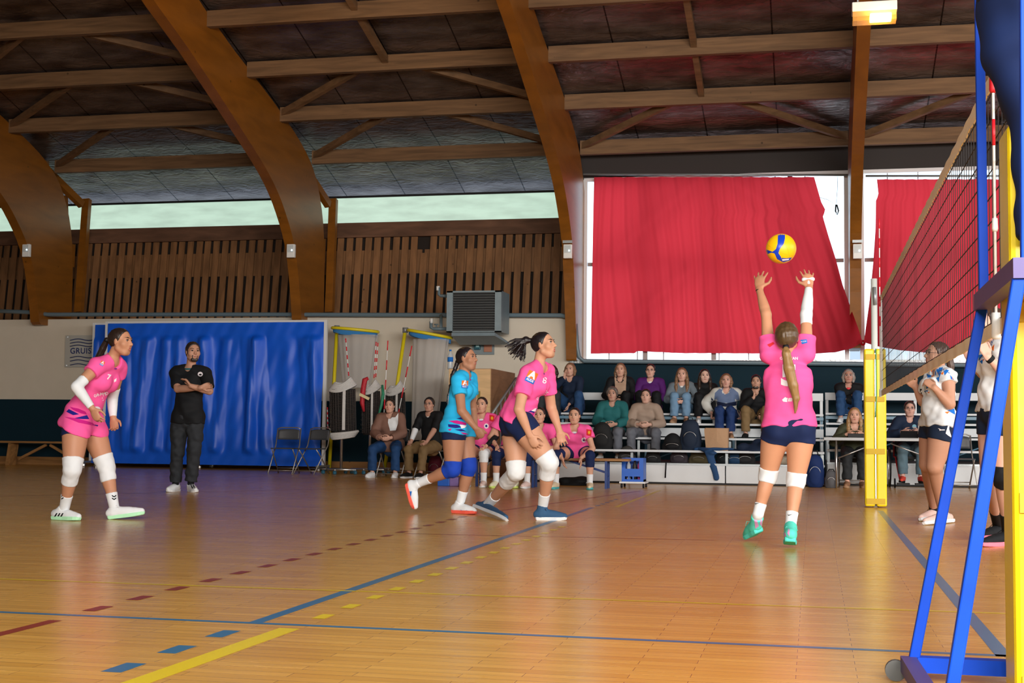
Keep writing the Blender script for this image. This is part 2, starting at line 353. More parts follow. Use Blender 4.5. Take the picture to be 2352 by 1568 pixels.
for i, X in enumerate(AX):
    if i in (0,): pass
    zf = zt-.13 if X < XW-.1 else (at(1318, 828, 19.9).z if i == 3 else at(1968, 800, 19.9).z)
    m = MB(); hw = .1; vs = []
    cut = lambda c: [(y, max(z, zf)) for y, z in c]
    A = cut(Lc); B = cut(Uc); nn = len(A)
    for (y, z) in A: vs += [(X-hw, y, z), (X+hw, y, z)]
    for (y, z) in B: vs += [(X-hw, y, z), (X+hw, y, z)]
    fs = []
    for j in range(nn-1):
        a, b = 2*j, 2*j+2; c, d = 2*nn+2*j, 2*nn+2*j+2
        fs += [(a, b, b+1, a+1), (c, c+1, d+1, d), (a, c, d, b), (a+1, b+1, d+1, c+1)]
    e = 2*nn-2; fs += [(0, 1, 2*nn+1, 2*nn), (e, 2*nn+e, 2*nn+e+1, e+1)]
    m.add(vs, fs); o = m.build('roof_arch', GLULAM)
    tag(o, ARCH_L.get(i, {0: 'curved timber arch beyond the left picture edge, outside view', 5: 'curved timber arch just beyond the right picture edge', 6: 'curved timber arch at the far east end of the hall'}.get(i)), 'roof arch', 'timber roof arches')
    if i in (1, 2):   # outer post and strut, only on the slatted bays
        e = empty('arch_post', (X+.1, 21.6, zt), 'slender double timber post beside the %s arch foot' % ('leftmost' if i == 1 else 'second'), 'timber post', 'timber posts of the slatted wall')
        u0, u1 = (200, 181) if i == 1 else (766, 757)
        top = at(u0, 458, 21.6); bot = at(u1, 712, 21.1)
        e2 = MB(); e2.bar((top.x, top.y, top.z), (bot.x, bot.y, bot.z-.05), .16, .13, side=(1, 0, 0)); e2.build('post', GLULAM, e)
        b2 = MB(); b2.bar((top.x-.28, 21.15, top.z-.0), (bot.x-.14, 20.9, bot.z-.05), .1, .1, side=(1, 0, 0)); b2.build('post', GLULAM, e)
        b3 = MB(); b3.box(top.x-.34, top.x-.02, 21.0, 21.2, at(190, 612, 21.1).z, at(190, 560, 21.1).z); b3.build('spacer_block', GLULAM, e)
        s3 = MB(); a_ = at(60 if i == 1 else 672, 345, 20.0); b_ = at(u0-12, 470, 21.4); s3.bar(a_, b_, .12, .16, side=(1, 0, 0)); s3.build('strut', GLULAM, e)
# purlins: one piece per bay and row
PR = [(20.12, 6.12), (18.42, 6.60), (16.86, 7.05), (15.2, 7.47), (13.5, 7.9), (10.5, 8.9), (7.5, 9.85), (3.5, 9.85), (-.5, 8.6), (-4.5, 7.2)]
rown = ['lowest', 'second', 'third', 'fourth', 'fifth', 'sixth', 'seventh', 'eighth', 'ninth', 'tenth']
bayn = ['at the far west end', 'in the leftmost bay', 'in the bay above the blue screens', 'in the bay above the main red curtain', 'in the bay right of the lamp', 'at the far east end']
bayn = ['west of the leftmost arch', 'in the bay left of the blue screen arch', 'in the bay above the wall heater', 'in the bay above the main red curtain', 'in the bay right of the lamp', 'at the east end']
for r, (y, z) in enumerate(PR):
    for b in range(6):
        if r > 5 and b in (0, 5): continue
        o = MB().box(AX[b]+.1, AX[b+1]-.1, y-.06, y+.06, z-.01, z+.26).build('roof_purlin', PURL)
        tag(o, '%s timber purlin from the eaves %s' % (rown[r], bayn[b]), 'roof beam', 'timber purlins under the roof')
# diagonal braces and bridging between purlins
def brace(r, xa, r2, xb, where, w=.09):
    y, z = PR[r]; y2, z2_ = PR[r2]
    o = MB().bar((xa, y-.02, z+.16), (xb, y2+.07, z2_+.13), w, .12).build('roof_brace', PURL)
    tag(o, where, 'roof brace', 'diagonal roof braces')
BN = {1: 'left of the blue screen arch', 2: 'above the wall heater', 3: 'above the main red curtain', 4: 'right of the lamp arch'}
for b in (1, 2, 3, 4):
    x0, x1 = AX[b], AX[b+1]; mid = (x0+x1)/2
    brace(0, x0+.15, 1, mid-.45, 'lowest left slanting brace in the bay '+BN[b]); brace(0, x1-.15, 1, mid+.35, 'lowest right slanting brace in the bay '+BN[b])
    if b in (1, 2):
        brace(1, x0+.15, 2, mid-.45, 'second row left slanting brace in the bay '+BN[b]); brace(1, x1-.15, 2, mid+.35, 'second row right slanting brace in the bay '+BN[b])
    if b == 1:
        brace(2, x0+.15, 3, mid-.45, 'third row left slanting brace in the bay '+BN[b]); brace(2, x1-.15, 3, mid+.35, 'third row right slanting brace in the bay '+BN[b])
for b, rows in ((2, (2, 3)), (3, (1, 2, 3, 4)), (4, (2, 3))):
    mid = (AX[b]+AX[b+1])/2-.05
    for r in rows: brace(r, mid, r+1, mid+.0, 'short straight bridging piece above the %s purlin %s' % (rown[r], bayn[b]), .1)
# ------------------------------------------------------------------ figure engine: blended volumes turned into one surface
def V(*a): return np.array(a, dtype=np.float64)
def nrm(v): v = np.asarray(v, float); return v/(np.linalg.norm(v)+1e-12)
def mixv(a, b, t): return np.asarray(a)*(1-t)+np.asarray(b)*t
class Limb:
    def __init__(s, a, b, r, flat=None, k=.02, clip=(), sub=False):
        s.a = np.asarray(a, float); s.b = np.asarray(b, float); s.r = np.atleast_1d(np.asarray(r, float)); s.flat = flat; s.k = k; s.clip = clip; s.sub = sub
    def bb(s):
        m = s.r.max(); return np.minimum(s.a, s.b)-m, np.maximum(s.a, s.b)+m
    def d(s, X, Y, Z):
        ab = s.b-s.a; L2 = ab@ab+1e-12; px, py, pz = X-s.a[0], Y-s.a[1], Z-s.a[2]
        t = np.clip((px*ab[0]+py*ab[1]+pz*ab[2])/L2, 0, 1)
        qx, qy, qz = px-t*ab[0], py-t*ab[1], pz-t*ab[2]; sc = 1
        if s.flat is not None:
            n, f = s.flat; dn = (qx*n[0]+qy*n[1]+qz*n[2])*(1/f-1); qx = qx+dn*n[0]; qy = qy+dn*n[1]; qz = qz+dn*n[2]; sc = f**.5
        r = np.interp(t, np.linspace(0, 1, len(s.r)), s.r) if len(s.r) > 1 else s.r[0]
        D = (np.sqrt(qx*qx+qy*qy+qz*qz)-r)*sc
        for p, n in s.clip: D = np.maximum(D, (X-p[0])*n[0]+(Y-p[1])*n[1]+(Z-p[2])*n[2])
        return D
class Ell:
    def __init__(s, c, ax, r, k=.02, clip=(), sub=False):
        s.c = np.asarray(c, float); s.ax = np.array(ax); s.rr = np.asarray(r, float); s.k = k; s.clip = clip; s.sub = sub
    def bb(s):
        e = np.sqrt(((s.ax*s.rr[:, None])**2).sum(0)); return s.c-e, s.c+e
    def d(s, X, Y, Z):
        p = [X-s.c[0], Y-s.c[1], Z-s.c[2]]; q = [sum(p[j]*s.ax[i][j] for j in range(3)) for i in range(3)]
        k0 = np.sqrt(sum((q[i]/s.rr[i])**2 for i in range(3))); k1 = np.sqrt(sum((q[i]/s.rr[i]**2)**2 for i in range(3)))+1e-9
        D = k0*(k0-1)/k1
        for p_, n in s.clip: D = np.maximum(D, (X-p_[0])*n[0]+(Y-p_[1])*n[1]+(Z-p_[2])*n[2])
        return D
def surface(prims, h, wr=0, wf=None):
    lo = np.min([p.bb()[0] for p in prims if not p.sub], 0)-3*h-wr; hi = np.max([p.bb()[1] for p in prims if not p.sub], 0)+3*h+wr
    n = np.ceil((hi-lo)/h).astype(int)+1; F = np.full(n, .5, np.float32); g = [lo[i]+h*np.arange(n[i]) for i in range(3)]
    for p in prims:
        a, b = p.bb(); m = p.k+2.5*h
        i0 = np.maximum(np.floor((a-m-lo)/h).astype(int), 0); i1 = np.minimum(np.ceil((b+m-lo)/h).astype(int)+1, n)
        if (i1 <= i0).any(): continue
        sl = tuple(slice(i0[i], i1[i]) for i in range(3))
        X = g[0][sl[0]][:, None, None]; Y = g[1][sl[1]][None, :, None]; Z = g[2][sl[2]][None, None, :]
        D = p.d(X, Y, Z); f = F[sl]
        if p.sub: F[sl] = np.maximum(f, -D)
        else:
            hh = np.maximum(p.k-np.abs(f-D), 0)/max(p.k, 1e-6); F[sl] = np.minimum(f, D)-hh*hh*p.k/4
    s = F < 0
    c = s[:-1, :-1, :-1].astype(np.int8)
    for i, j, k in ((1, 0, 0), (0, 1, 0), (0, 0, 1), (1, 1, 0), (1, 0, 1), (0, 1, 1), (1, 1, 1)):
        c = c+s[i:n[0]-1+i, j:n[1]-1+j, k:n[2]-1+k]
    act = np.argwhere((c > 0) & (c < 8)); idx = np.full(c.shape, -1, np.int32); idx[tuple(act.T)] = np.arange(len(act))
    cor = np.array([(i, j, k) for i in (0, 1) for j in (0, 1) for k in (0, 1)]); vals = [F[tuple((act+q).T)] for q in cor]
    acc = np.zeros((len(act), 3)); cnt = np.zeros(len(act))
    for a in range(8):
        for b in range(a+1, 8):
            if np.abs(cor[a]-cor[b]).sum() != 1: continue
            va, vb = vals[a], vals[b]; mk = (va < 0) != (vb < 0); t = np.where(mk, va/np.where(mk, va-vb, 1), 0)[:, None]
            acc += np.where(mk[:, None], cor[a]+t*(cor[b]-cor[a]), 0); cnt += mk
    P = lo+h*(act+acc/cnt[:, None]); Q = []
    for ax in range(3):
        o1, o2 = [(1, 2), (2, 0), (0, 1)][ax]; sl0 = [slice(None)]*3; sl1 = [slice(None)]*3; sl0[ax] = slice(0, -1); sl1[ax] = slice(1, None)
        A = s[tuple(sl0)]; B = s[tuple(sl1)]; e = np.argwhere(A != B); fl_ = A[tuple(e.T)]
        ok = (e[:, o1] > 0) & (e[:, o2] > 0) & (e[:, o1] < n[o1]-1) & (e[:, o2] < n[o2]-1); e = e[ok]; fl_ = fl_[ok]
        u = np.zeros(3, int); u[o1] = 1; w_ = np.zeros(3, int); w_[o2] = 1
        q = np.stack([idx[tuple((e-u-w_).T)], idx[tuple((e-w_).T)], idx[tuple(e.T)], idx[tuple((e-u).T)]], 1)
        q[~fl_] = q[~fl_][:, ::-1]; Q.append(q)
    Q = np.concatenate(Q)
    for it in range(2):      # light relaxation
        A = np.zeros_like(P); m = np.zeros(len(P))
        for a, b in ((0, 1), (1, 2), (2, 3), (3, 0)):
            np.add.at(A, Q[:, a], P[Q[:, b]]); np.add.at(A, Q[:, b], P[Q[:, a]]); np.add.at(m, Q[:, a], 1); np.add.at(m, Q[:, b], 1)
        P = P*.5+.5*A/m[:, None]
    if wr:
        N = np.zeros_like(P); fn = np.cross(P[Q[:, 2]]-P[Q[:, 0]], P[Q[:, 3]]-P[Q[:, 1]])
        for a in range(4): np.add.at(N, Q[:, a], fn)
        N /= np.linalg.norm(N, axis=1)[:, None]+1e-12
        P = P+N*(wr*wf(P))[:, None]
    return P, Q
def nmesh(name, P, Q, m, parent, smooth=True):
    me = bpy.data.meshes.new(name); me.vertices.add(len(P)); me.loops.add(Q.size); me.polygons.add(len(Q)); k = Q.shape[1]
    me.vertices.foreach_set('co', P.astype(np.float32).ravel()); me.loops.foreach_set('vertex_index', Q.astype(np.int32).ravel())
    me.polygons.foreach_set('loop_start', np.arange(0, Q.size, k, dtype=np.int32)); me.polygons.foreach_set('loop_total', np.full(len(Q), k, dtype=np.int32))
    me.update(calc_edges=True); me.validate(); return link_mesh(name, me, m, parent, smooth)
def vol(name, prims, h, m, parent, wr=0, wf=None):
    P, Q = surface(prims, h, wr, wf); return nmesh(name, P, Q, m, parent)
def wrinkle(up, seed=0, f=26):
    rs = np.random.RandomState(seed); K = []
    for i in range(7):
        d = rs.randn(3); d = nrm(d+np.asarray(up)*1.1*rs.choice([-1, 1])); K.append((d*f*rs.uniform(.5, 1.6), rs.uniform(0, 6.3)))
    def fn(P):
        s = 0
        for i, (k, p) in enumerate(K): s = s+np.sin(P@k+p+1.3*np.sin(P@K[(i+2) % 7][0]*.35))
        return s/3.2
    return fn
def strands(ax, seed=0, f=170):
    rs = np.random.RandomState(seed); ax = nrm(ax); K = []
    for i in range(6):
        d = rs.randn(3); d = nrm(d-ax*(d@ax))*1.0+ax*rs.uniform(-.06, .06); K.append((d*f*rs.uniform(.5, 1.4), rs.uniform(0, 6.3)))
    return lambda P: sum(np.sin(P@k+p) for k, p in K)/3
def ik(s, w, l1, l2, pole):
    s = np.asarray(s, float); w = np.asarray(w, float); d = w-s; L = np.linalg.norm(d); L2 = min(L, (l1+l2)*.995); u = d/L
    if L > L2: w = s+u*L2
    a = (l1*l1-l2*l2+L2*L2)/(2*L2); hh = math.sqrt(max(l1*l1-a*a, 0)); p = np.asarray(pole, float); p = nrm(p-u*(p@u)); return s+u*a+p*hh, w
def foot_up(J, q, t, z):
    he, to = J['f'+q]; fd = nrm(to-he); su = J['a'+q]-he; su = nrm(su-fd*(su@fd)); return he+(to-he)*t+su*z
SKIN = {}
def skin(c):
    k = 'skin_%02d%02d%02d' % tuple(int(x*99) for x in c)
    if k not in SKIN: SKIN[k] = mat(k, c, .5, spec=.35, noise=.05, nscale=12)
    return SKIN[k]
def cloth(name, c, rough=.75, noise=.06): return mat(name, c, rough, spec=.25, noise=noise, nscale=14)
EYEW = mat('eye_white', (.30, .26, .25), .4); IRIS = mat('iris', (.03, .018, .012), .2)
def hand_prims(w_, tip, pn, side, curl=.25, spread=.5, s=1.0, thumb=.8, fr=.0088):
    """palm, four unequal bent fingers and a thumb leaving the side of the palm near its base"""
    w_ = np.asarray(w_, float); d = nrm(np.asarray(tip)-w_); pn = np.asarray(pn, float); pn = nrm(pn-d*(pn@d)); sd = nrm(np.cross(d, pn))*side; P = []
    P.append(Limb(w_-d*.01*s, w_+d*.075*s, np.array([.027, .034, .041, .041])*s, flat=(pn, .40), k=.012))
    for i, (o, L, sp) in enumerate(((.031, .068, .22), (.0105, .078, .07), (-.0105, .074, -.08), (-.031, .058, -.25))):
        a = w_+d*(.079-.004*abs(i-1.3))*s+sd*o*s; dr = nrm(d+sd*sp*spread)
        an = curl*(1+.12*i)
        for j, fl_ in enumerate((.45, .32, .28)):
            dj = nrm(dr*math.cos(an)+pn*math.sin(an)); b = a+dj*L*fl_*s; P.append(Limb(a, b, np.array([fr, fr*.93])*(1-.06*j)*s*(1 if i < 3 else .9), k=.004)); a = b; an += curl*1.1+.06
    a = w_+d*.022*s+sd*.026*s; b = w_+d*.048*s+sd*(.034+.028*thumb)*s+pn*.012*s; P.append(Limb(a, b, np.array([.0135, .011])*s, k=.008))
    c = b+nrm(d*.9+sd*(.35*thumb)+pn*.25)*.032*s; P.append(Limb(b, c, np.array([.0108, .0095])*s, k=.003)); e = c+nrm(d*1+sd*.05+pn*.3)*.024*s; P.append(Limb(c, e, np.array([.0095, .008])*s, k=.003))
    return P
HAIRS = {}
def hairm(name, c): return mat(name, c, .42, spec=.5, noise=.45, nscale=70, stretch=(1, 1, .12), bump=.12, bscale=90)
def person(J, label, sex='f', h=.0085, s=1.0, skinc=(.55, .30, .19), face=None, headup=None, hs=1.0, top=None, bot=None, pads=None, socks=None, shoe=None,
           hair=None, hands=None, legm=1.0, armm=1.0, bulk=1.0, sleeves=(), beard=None, glasses=None, group=None, base=None, extra=None, mouth=0, gaze=None, bust=1.0):
    sk = skin(skinc); male = sex == 'm'
    hL, hR, nck = J['hL'], J['hR'], J['nck']; pel = J.get('pel', (hL+hR)/2+V(0, 0, .02))
    up = nrm(nck-pel); r1 = nrm(hR-hL); r2 = nrm(J['sR']-J['sL']); f1 = nrm(np.cross(up, r1)); f2 = nrm(np.cross(up, r2)); fm = nrm(f1+f2); rm = nrm(np.cross(fm, up))
    base = base if base is not None else V(pel[0], pel[1], 0)
    root = empty('person', tuple(base), label, 'person', group)
    B = s*bulk
    for q in 'LR':
        J['a'+q] = J['a'+q].copy()
    tr = np.array([.150, .160, .150, .138, .138, .150, .155, .125, .062])*B if male else np.array([.155, .165, .150, .130, .128, .140, .142, .108, .055])*B
    def torso(inf=0, hem=None, prof=None, k=.03):
        a = pel-up*.03 if hem is None else pel-up*hem
        rr = tr+inf if prof is None else np.array(prof)*B
        P = [Limb(a, nck-up*.03, rr, flat=(fm, .66), k=k)]
        for q, x in ((J['sL'], hL), (J['sR'], hR)):
            P.append(Limb(mixv(q, nck, .12), nck-up*.01+(q-nck)*.1, np.array([.056, .058, .052])*s*(1.12 if male else 1)+inf*.75, k=.03))
        if not male and bust:
            for sgn in (-1, 1): P.append(Ell(mixv(pel, nck, .66)+rm*sgn*.068*B+fm*.062*B, (rm, fm, up), np.array([.066, .062*bust, .068])*B+inf*.6, k=.03))
        P.append(Ell(mixv(pel, nck, .2)+fm*.02, (rm, fm, up), np.array([.12, .095*(1.1 if B > 1.05 else 1), .12])*B+inf*.6, k=.03))
        return P
    def hips(inf=0):
        P = [Limb(hL+r1*.035, hR-r1*.035, [.102*B+inf], flat=None, k=.03)]
        for q in (hL, hR): P.append(Ell(q-f1*.035*B+up*.0, (r1, f1, up), np.array([.070, .088, .1])*B+inf, k=.03))
        return P
    AR = np.array([.052, .049, .044, .040, .038])*s*armm*(1.14 if male else 1); FR = np.array([.038, .041, .036, .029, .025])*s*armm**.6*(1.12 if male else 1)
    TR = np.array([.092, .093, .084, .071, .058])*s*legm; CR_ = np.array([.055, .053, .050, .043, .037, .034])*s*legm**.75
    P = torso()+hips(); CALF = {}
    for q in 'LR':
        P.append(Limb(J['s'+q], J['e'+q], AR, k=.03)); P.append(Limb(J['e'+q], J['w'+q], FR, k=.014))
        P.append(Limb(J['h'+q], J['k'+q], TR, k=.03)); P.append(Limb(J['k'+q], J['a'+q], CR_, k=.02))
        kd = nrm(np.cross(J['a'+q]-J['k'+q], r1)); kd = kd if kd@nrm(J['f'+q][1]-J['f'+q][0]) < 0 else -kd
        CALF[q] = (mixv(J['k'+q], J['a'+q], .30)+kd*.014, (nrm(np.cross(kd, J['k'+q]-J['a'+q])), kd, nrm(J['k'+q]-J['a'+q])), np.array([.043, .040, .095])*s*legm**.7); P.append(Ell(*CALF[q], k=.02))
        if J.get('g'+q) is not None:
            hp = dict(curl=.25, spread=.5, thumb=.8, pn=None); hp.update((hands or {}).get(q, {})); pn = hp.pop('pn')
            if pn is None: pn = rm*(1 if q == 'L' else -1)+fm*.3
            fw = J['g'+q]-J['w'+q]; side = hp.pop('side', None)
            pn = np.asarray(pn, float)
            if side is None:   # anatomical: thumb side follows from palm normal
                side = 1 if q == 'L' else -1
                side = -side
            P += hand_prims(J['w'+q], J['g'+q], pn, side, s=s*1.0*hp.pop('size', 1.0), **hp)
        # foot inside the shoe
        he, to = J['f'+q]; P.append(Limb(J['a'+q], foot_up(J, q, .18, .055), [.034*s, .030*s], k=.01))
    # head
    hd = J['hd']; f = nrm(face if face is not None else fm); u = headup if headup is not None else (up*.35+V(0, 0, 1)); u = nrm(u-f*(u@f)); r = np.cross(f, u); k_ = hs
    H = lambda x, y, z: hd+(r*x+f*y+u*z)*k_
    ax = (r, f, u)
    P.append(Limb(nck-up*.03, H(0, -.03, -.05), np.array([.058, .05, .05])*s*(1.14 if male else .96), k=.03))
    P += [Ell(H(0, -.012, .03), ax, V(.074, .096, .086)*k_, k=.01), Ell(H(0, .022, -.035), ax, V(.060, .070, .078)*k_, k=.03), Limb(H(-.022, .050, -.088), H(.022, .050, -.088), [.022*k_], k=.03),
          Limb(H(-.05, .005, -.055), H(-.02, .05, -.09), [.022*k_, .02*k_], k=.02), Limb(H(.05, .005, -.055), H(.02, .05, -.09), [.022*k_, .02*k_], k=.02),
          Limb(H(0, .083, .02), H(0, .107, -.022), np.array([.0075, .009, .0125])*k_, k=.012), Limb(H(-.011, .097, -.026), H(.011, .097, -.026), [.0085*k_], k=.006),
          Limb(H(-.04, .070, .028), H(.04, .070, .028), [.012*k_], k=.018), Ell(H(-.044, .058, -.022), ax, V(.026, .020, .024)*k_, k=.035), Ell(H(.044, .058, -.022), ax, V(.026, .020, .024)*k_, k=.035),
          Limb(H(-.016, .084, -.056), H(.016, .084, -.056), [.0095*k_], k=.012)]
    if mouth: P.append(Ell(H(0, .098, -.0575), ax, V(.017, .014, .006*mouth)*k_, sub=True))
    for sg in (-1, 1):
        P.append(Ell(H(sg*.0745, -.004, -.002), (nrm(r+f*.35*sg*-1), nrm(f+r*.35*sg), u), V(.009, .018, .031)*k_, k=.006))
        P.append(Ell(H(sg*.032, .092, .010), ax, V(.0155, .014, .0075)*k_, sub=True))
    body = vol('body', P, h, sk, root)
    g = nrm(gaze) if gaze is not None else f
    for sg in (-1, 1):
        e = MB(); c = H(sg*.032, .0735, .010); R_ = .0130*k_; n1 = 12; vs = []; ee = nrm(g*1+f*.4); er = nrm(np.cross(ee, u)); eu = np.cross(er, ee)
        rings = [(.0, 1), (.52, .95), (.70, .9), (.85, .7), (1.1, .3), (1.5, 0), (2.2, 0)]
        for th, _ in rings:
            for j in range(n1):
                a = 2*math.pi*j/n1; vs.append(tuple(c+(ee*math.cos(th)+(er*math.cos(a)+eu*math.sin(a))*math.sin(th))*R_))
        fs = [(i*n1+j, i*n1+(j+1) % n1, (i+1)*n1+(j+1) % n1, (i+1)*n1+j) for i in range(len(rings)-1) for j in range(n1)]
        e.add(vs, fs); e.mi = [1 if i < 2*n1 else 0 for i in range(len(fs))]; e.build('eye', [EYEW, IRIS], root, True)
        MB().tube([H(sg*.017, .0885, .0125), H(sg*.026, .0895, .0185), H(sg*.038, .0868, .0190), H(sg*.0475, .078, .0135)], [.0012*k_, .0028*k_, .0030*k_, .0014*k_], 6).build('eyelashes', BLACK, root, True)
        bm_ = MB(); bm_.tube([H(sg*.015, .0905, .0305), H(sg*.034, .087, .036), H(sg*.052, .070, .031)], [.0032*k_, .0046*k_, .0022*k_], 6); bm_.build('eyebrow', hairm('brow_dark', (.04, .022, .014)) if not (hair or {}).get('fair') else hairm('brow_fair', (.20, .12, .06)), root, True)
    lm = mat('lips_%s' % sex, (.46, .13, .12) if not male else (.40, .16, .13), .4)
    l = MB(); l.tube([H(-.021, .0885, -.0555), H(-.009, .0955, -.0515), H(0, .0960, -.0525), H(.009, .0955, -.0515), H(.021, .0885, -.0555)], [.0015*k_, .0034*k_, .0036*k_, .0034*k_, .0015*k_], 6)
    l.tube([H(-.020, .0885, -.0565-.004*mouth), H(0, .0950, -.0615-.010*mouth), H(.020, .0885, -.0565-.004*mouth)], [.0015*k_, .0045*k_, .0015*k_], 6); l.build('lips', lm, root, True)
    # hair
    if hair:
        hm = hairm(hair['mat'], hair['c']); hp = []
        fn = nrm(f*.86-u*.42); lift = hair.get('lift', .012)
        clip = [(H(0, hair.get('line', .016), .0), fn)]
        hp.append(Ell(H(0, -.014, .028), ax, V(.074+lift, .096+lift, .086+lift)*k_, k=.01, clip=clip+[(H(0, -.02, -.055), nrm(-u*.9+f*.4))]))
        if male or hair.get('short'): hp.append(Ell(H(0, -.03, .0), ax, V(.077, .08, .09)*k_, k=.01, clip=clip+[(H(0, 0, -.06), -u)]))
        if hair.get('vol'): hp.append(Ell(H(0, -.02, .045), ax, V(.088, .105, .085)*k_*hair['vol'], k=.015, clip=[(H(0, .03, .0), nrm(f*.8-u*.6))]))
        for q in hair.get('locks', []):     # list of (points in head frame, radii)
            pts, rr = q
            for i in range(len(pts)-1): hp.append(Limb(H(*pts[i]), H(*pts[i+1]), np.array([rr[i], rr[i+1]])*k_, k=.012))
        ho = vol('hair', hp, min(h, .007), hm, root, .0016, strands(u*.7-f*.7, 3))
        tl = hair.get('tail')
        if tl:
            pts = [np.asarray(p, float) for p in tl['pts']]; rr = tl['r']; tp = []
            for i in range(len(pts)-1): tp.append(Limb(pts[i], pts[i+1], [rr[i], rr[i+1]], k=.01, flat=tl.get('flat')))
            for st in tl.get('strands', []):
                for i in range(len(st)-1): tp.append(Limb(st[i], st[i+1], [.0125*(1-.65*i/(len(st)-1)), .0125*(1-.65*(i+1)/(len(st)-1))], k=.006))
            vol('braid' if tl.get('braid') else 'ponytail', tp, .005, hairm(tl['mat'], tl['c']) if 'mat' in tl else hm, ho, .0022, wrinkle(V(0, 0, 1), 5, 120) if tl.get('braid') else strands(pts[-1]-pts[0], 5, 190))
            if tl.get('tie', True):
                d = nrm(pts[1]-pts[0]); MB().tube([tuple(pts[0]-d*.006), tuple(pts[0]+d*.014)], rr[0]*1.18, 12).build('hair_tie', BLACK, ho, True)
    if beard:
        bp = [Limb(H(-.046, .02, -.06), H(-.02, .062, -.093), np.array([.02, .022])*k_, k=.01), Limb(H(.046, .02, -.06), H(.02, .062, -.093), np.array([.02, .022])*k_, k=.01), Limb(H(-.02, .062, -.093), H(.02, .062, -.093), [.0235*k_], k=.01),
              Limb(H(-.024, .082, -.046), H(.024, .082, -.046), [.0085*k_], k=.006), Limb(H(-.026, .076, -.05), H(-.022, .07, -.085), [.011*k_], k=.006), Limb(H(.026, .076, -.05), H(.022, .07, -.085), [.011*k_], k=.006)]
        vol('beard', bp, .0055, hairm('beard_dark', beard), root, .001, wrinkle(u, 4, 160))
    if glasses:
        gm = mat('spectacle_frame_%s' % glasses, (.02, .02, .03) if glasses == 'dark' else (.5, .5, .52), .3); gl = MB()
        for sg in (-1, 1):
            gl.tube([H(sg*.033+.021*math.cos(a), .098, .008+.016*math.sin(a)) for a in np.linspace(0, 2*math.pi, 15)[:-1]], .0016*k_, 5, closed=True)
            gl.tube([H(sg*.054, .097, .012), H(sg*.078, .0, .012)], .0015*k_, 5)
        gl.tube([H(-.012, .1, .012), H(.012, .1, .012)], .0015, 5); gl.build('glasses', gm, root)
    # clothing
    O = {'root': root, 'body': body, 'up': up, 'fm': fm, 'rm': rm, 'H': H}
    def cylclip(a, b, t0, t1):
        d = nrm(b-a); L = np.linalg.norm(b-a); return [(a+d*L*t1, d)]+([(a+d*L*t0, -d)] if t0 > -1 else [])
    def limbcut(q, t0, t1, inf, rad, part):   # arm: t in [0,2]
        out = []; A, Bp, Cp = (J['s'+q], J['e'+q], J['w'+q]) if part == 'arm' else (J['h'+q], J['k'+q], J['a'+q]); R1, R2 = rad
        if t0 < 1: out.append(Limb(A, Bp, R1+inf, k=.02, clip=([(A+(Bp-A)*t1, nrm(Bp-A))] if t1 <= 1 else [])+([(A+(Bp-A)*t0, -nrm(Bp-A))] if t0 > 0 else [])))
        if t1 > 1: out.append(Limb(Bp, Cp, R2+inf, k=.02, clip=[(Bp+(Cp-Bp)*(t1-1), nrm(Cp-Bp))]+([(Bp+(Cp-Bp)*(t0-1), -nrm(Cp-Bp))] if t0 > 1 else [])))
        if t1 > 1.1 and part == 'leg': out.append(Ell(CALF[q][0], CALF[q][1], CALF[q][2]+inf, k=.02, clip=[(Bp+(Cp-Bp)*(t1-1), nrm(Cp-Bp))]+([(Bp+(Cp-Bp)*(t0-1), -nrm(Cp-Bp))] if t0 > 1 else [])))
        return out
    if bot:
        L = bot.get('len', .35); inf = bot.get('inf', .006); cp = []
        wl = [(pel+up*bot.get('waist', .07), up)]
        for p in hips(inf): p.clip = wl; cp.append(p)
        cp.append(Limb(pel-up*.03, pel+up*.12, tr[1:4]+inf, flat=(fm, .68), k=.03, clip=wl))
        fl_ = bot.get('flare', 0)
        for q in 'LR':
            tr2 = TR+np.linspace(0, fl_, len(TR))*1.0; cr2 = np.maximum(CR_, bot.get('minr', 0))+fl_
            cp += limbcut(q, 0, L, inf, (tr2, cr2), 'leg')
        O['bot'] = vol(bot.get('name', 'shorts'), cp, h, bot['m'], root, bot.get('wr', .0025 if L < 1 else .006), wrinkle(up, 11, bot.get('wf', 48)))
    if top:
        inf = top.get('inf', .016); cp = []; hem = top.get('hem', .1)
        pr = top.get('prof')
        tp = torso(inf, hem, pr)+torso(inf)
        hemclip = [(pel-up*(hem-.015), -nrm(up*1+fm*top.get('hemtilt', 0)))]
        if hem > -.05: tp += hips(inf+.004)+[Limb(J['h'+q], mixv(J['h'+q], J['k'+q], .2), TR[:2]+inf+.002, k=.03) for q in 'LR' if top.get('thigh', 1)]
        for p in tp: p.clip = hemclip; cp.append(p)
        n0 = nck+up*top.get('collar', .012); nr = top.get('neck', .066)
        sl = top.get('sleeve', .55); sinf = top.get('sinf', .014)
        for q in 'LR':
            a_, b_ = AR+np.linspace(0, top.get('sflare', .008), 5), FR+top.get('cuff', 0)
            if sl > 0: cp += limbcut(q, 0, sl, sinf, (a_, b_), 'arm')
        cut = [Limb(nck-up*.0+fm*.008, nck+up*.2+fm*.03, [nr, nr*1.3], k=0, sub=True), Ell(nck+up*.01+fm*.05, (rm, fm, up), V(.055, .05, top.get('vneck', .06)), sub=True)] if not top.get('high') else []
        if top.get('high'): cp.append(Limb(nck-up*.02, nck+up*.05, [.062*s], k=.02))
        cp += cut
        O['top'] = vol(top.get('name', 'shirt'), cp, h, top['m'], root, top.get('wr', .004), wrinkle(up, top.get('seed', 2), top.get('wf', 52)))
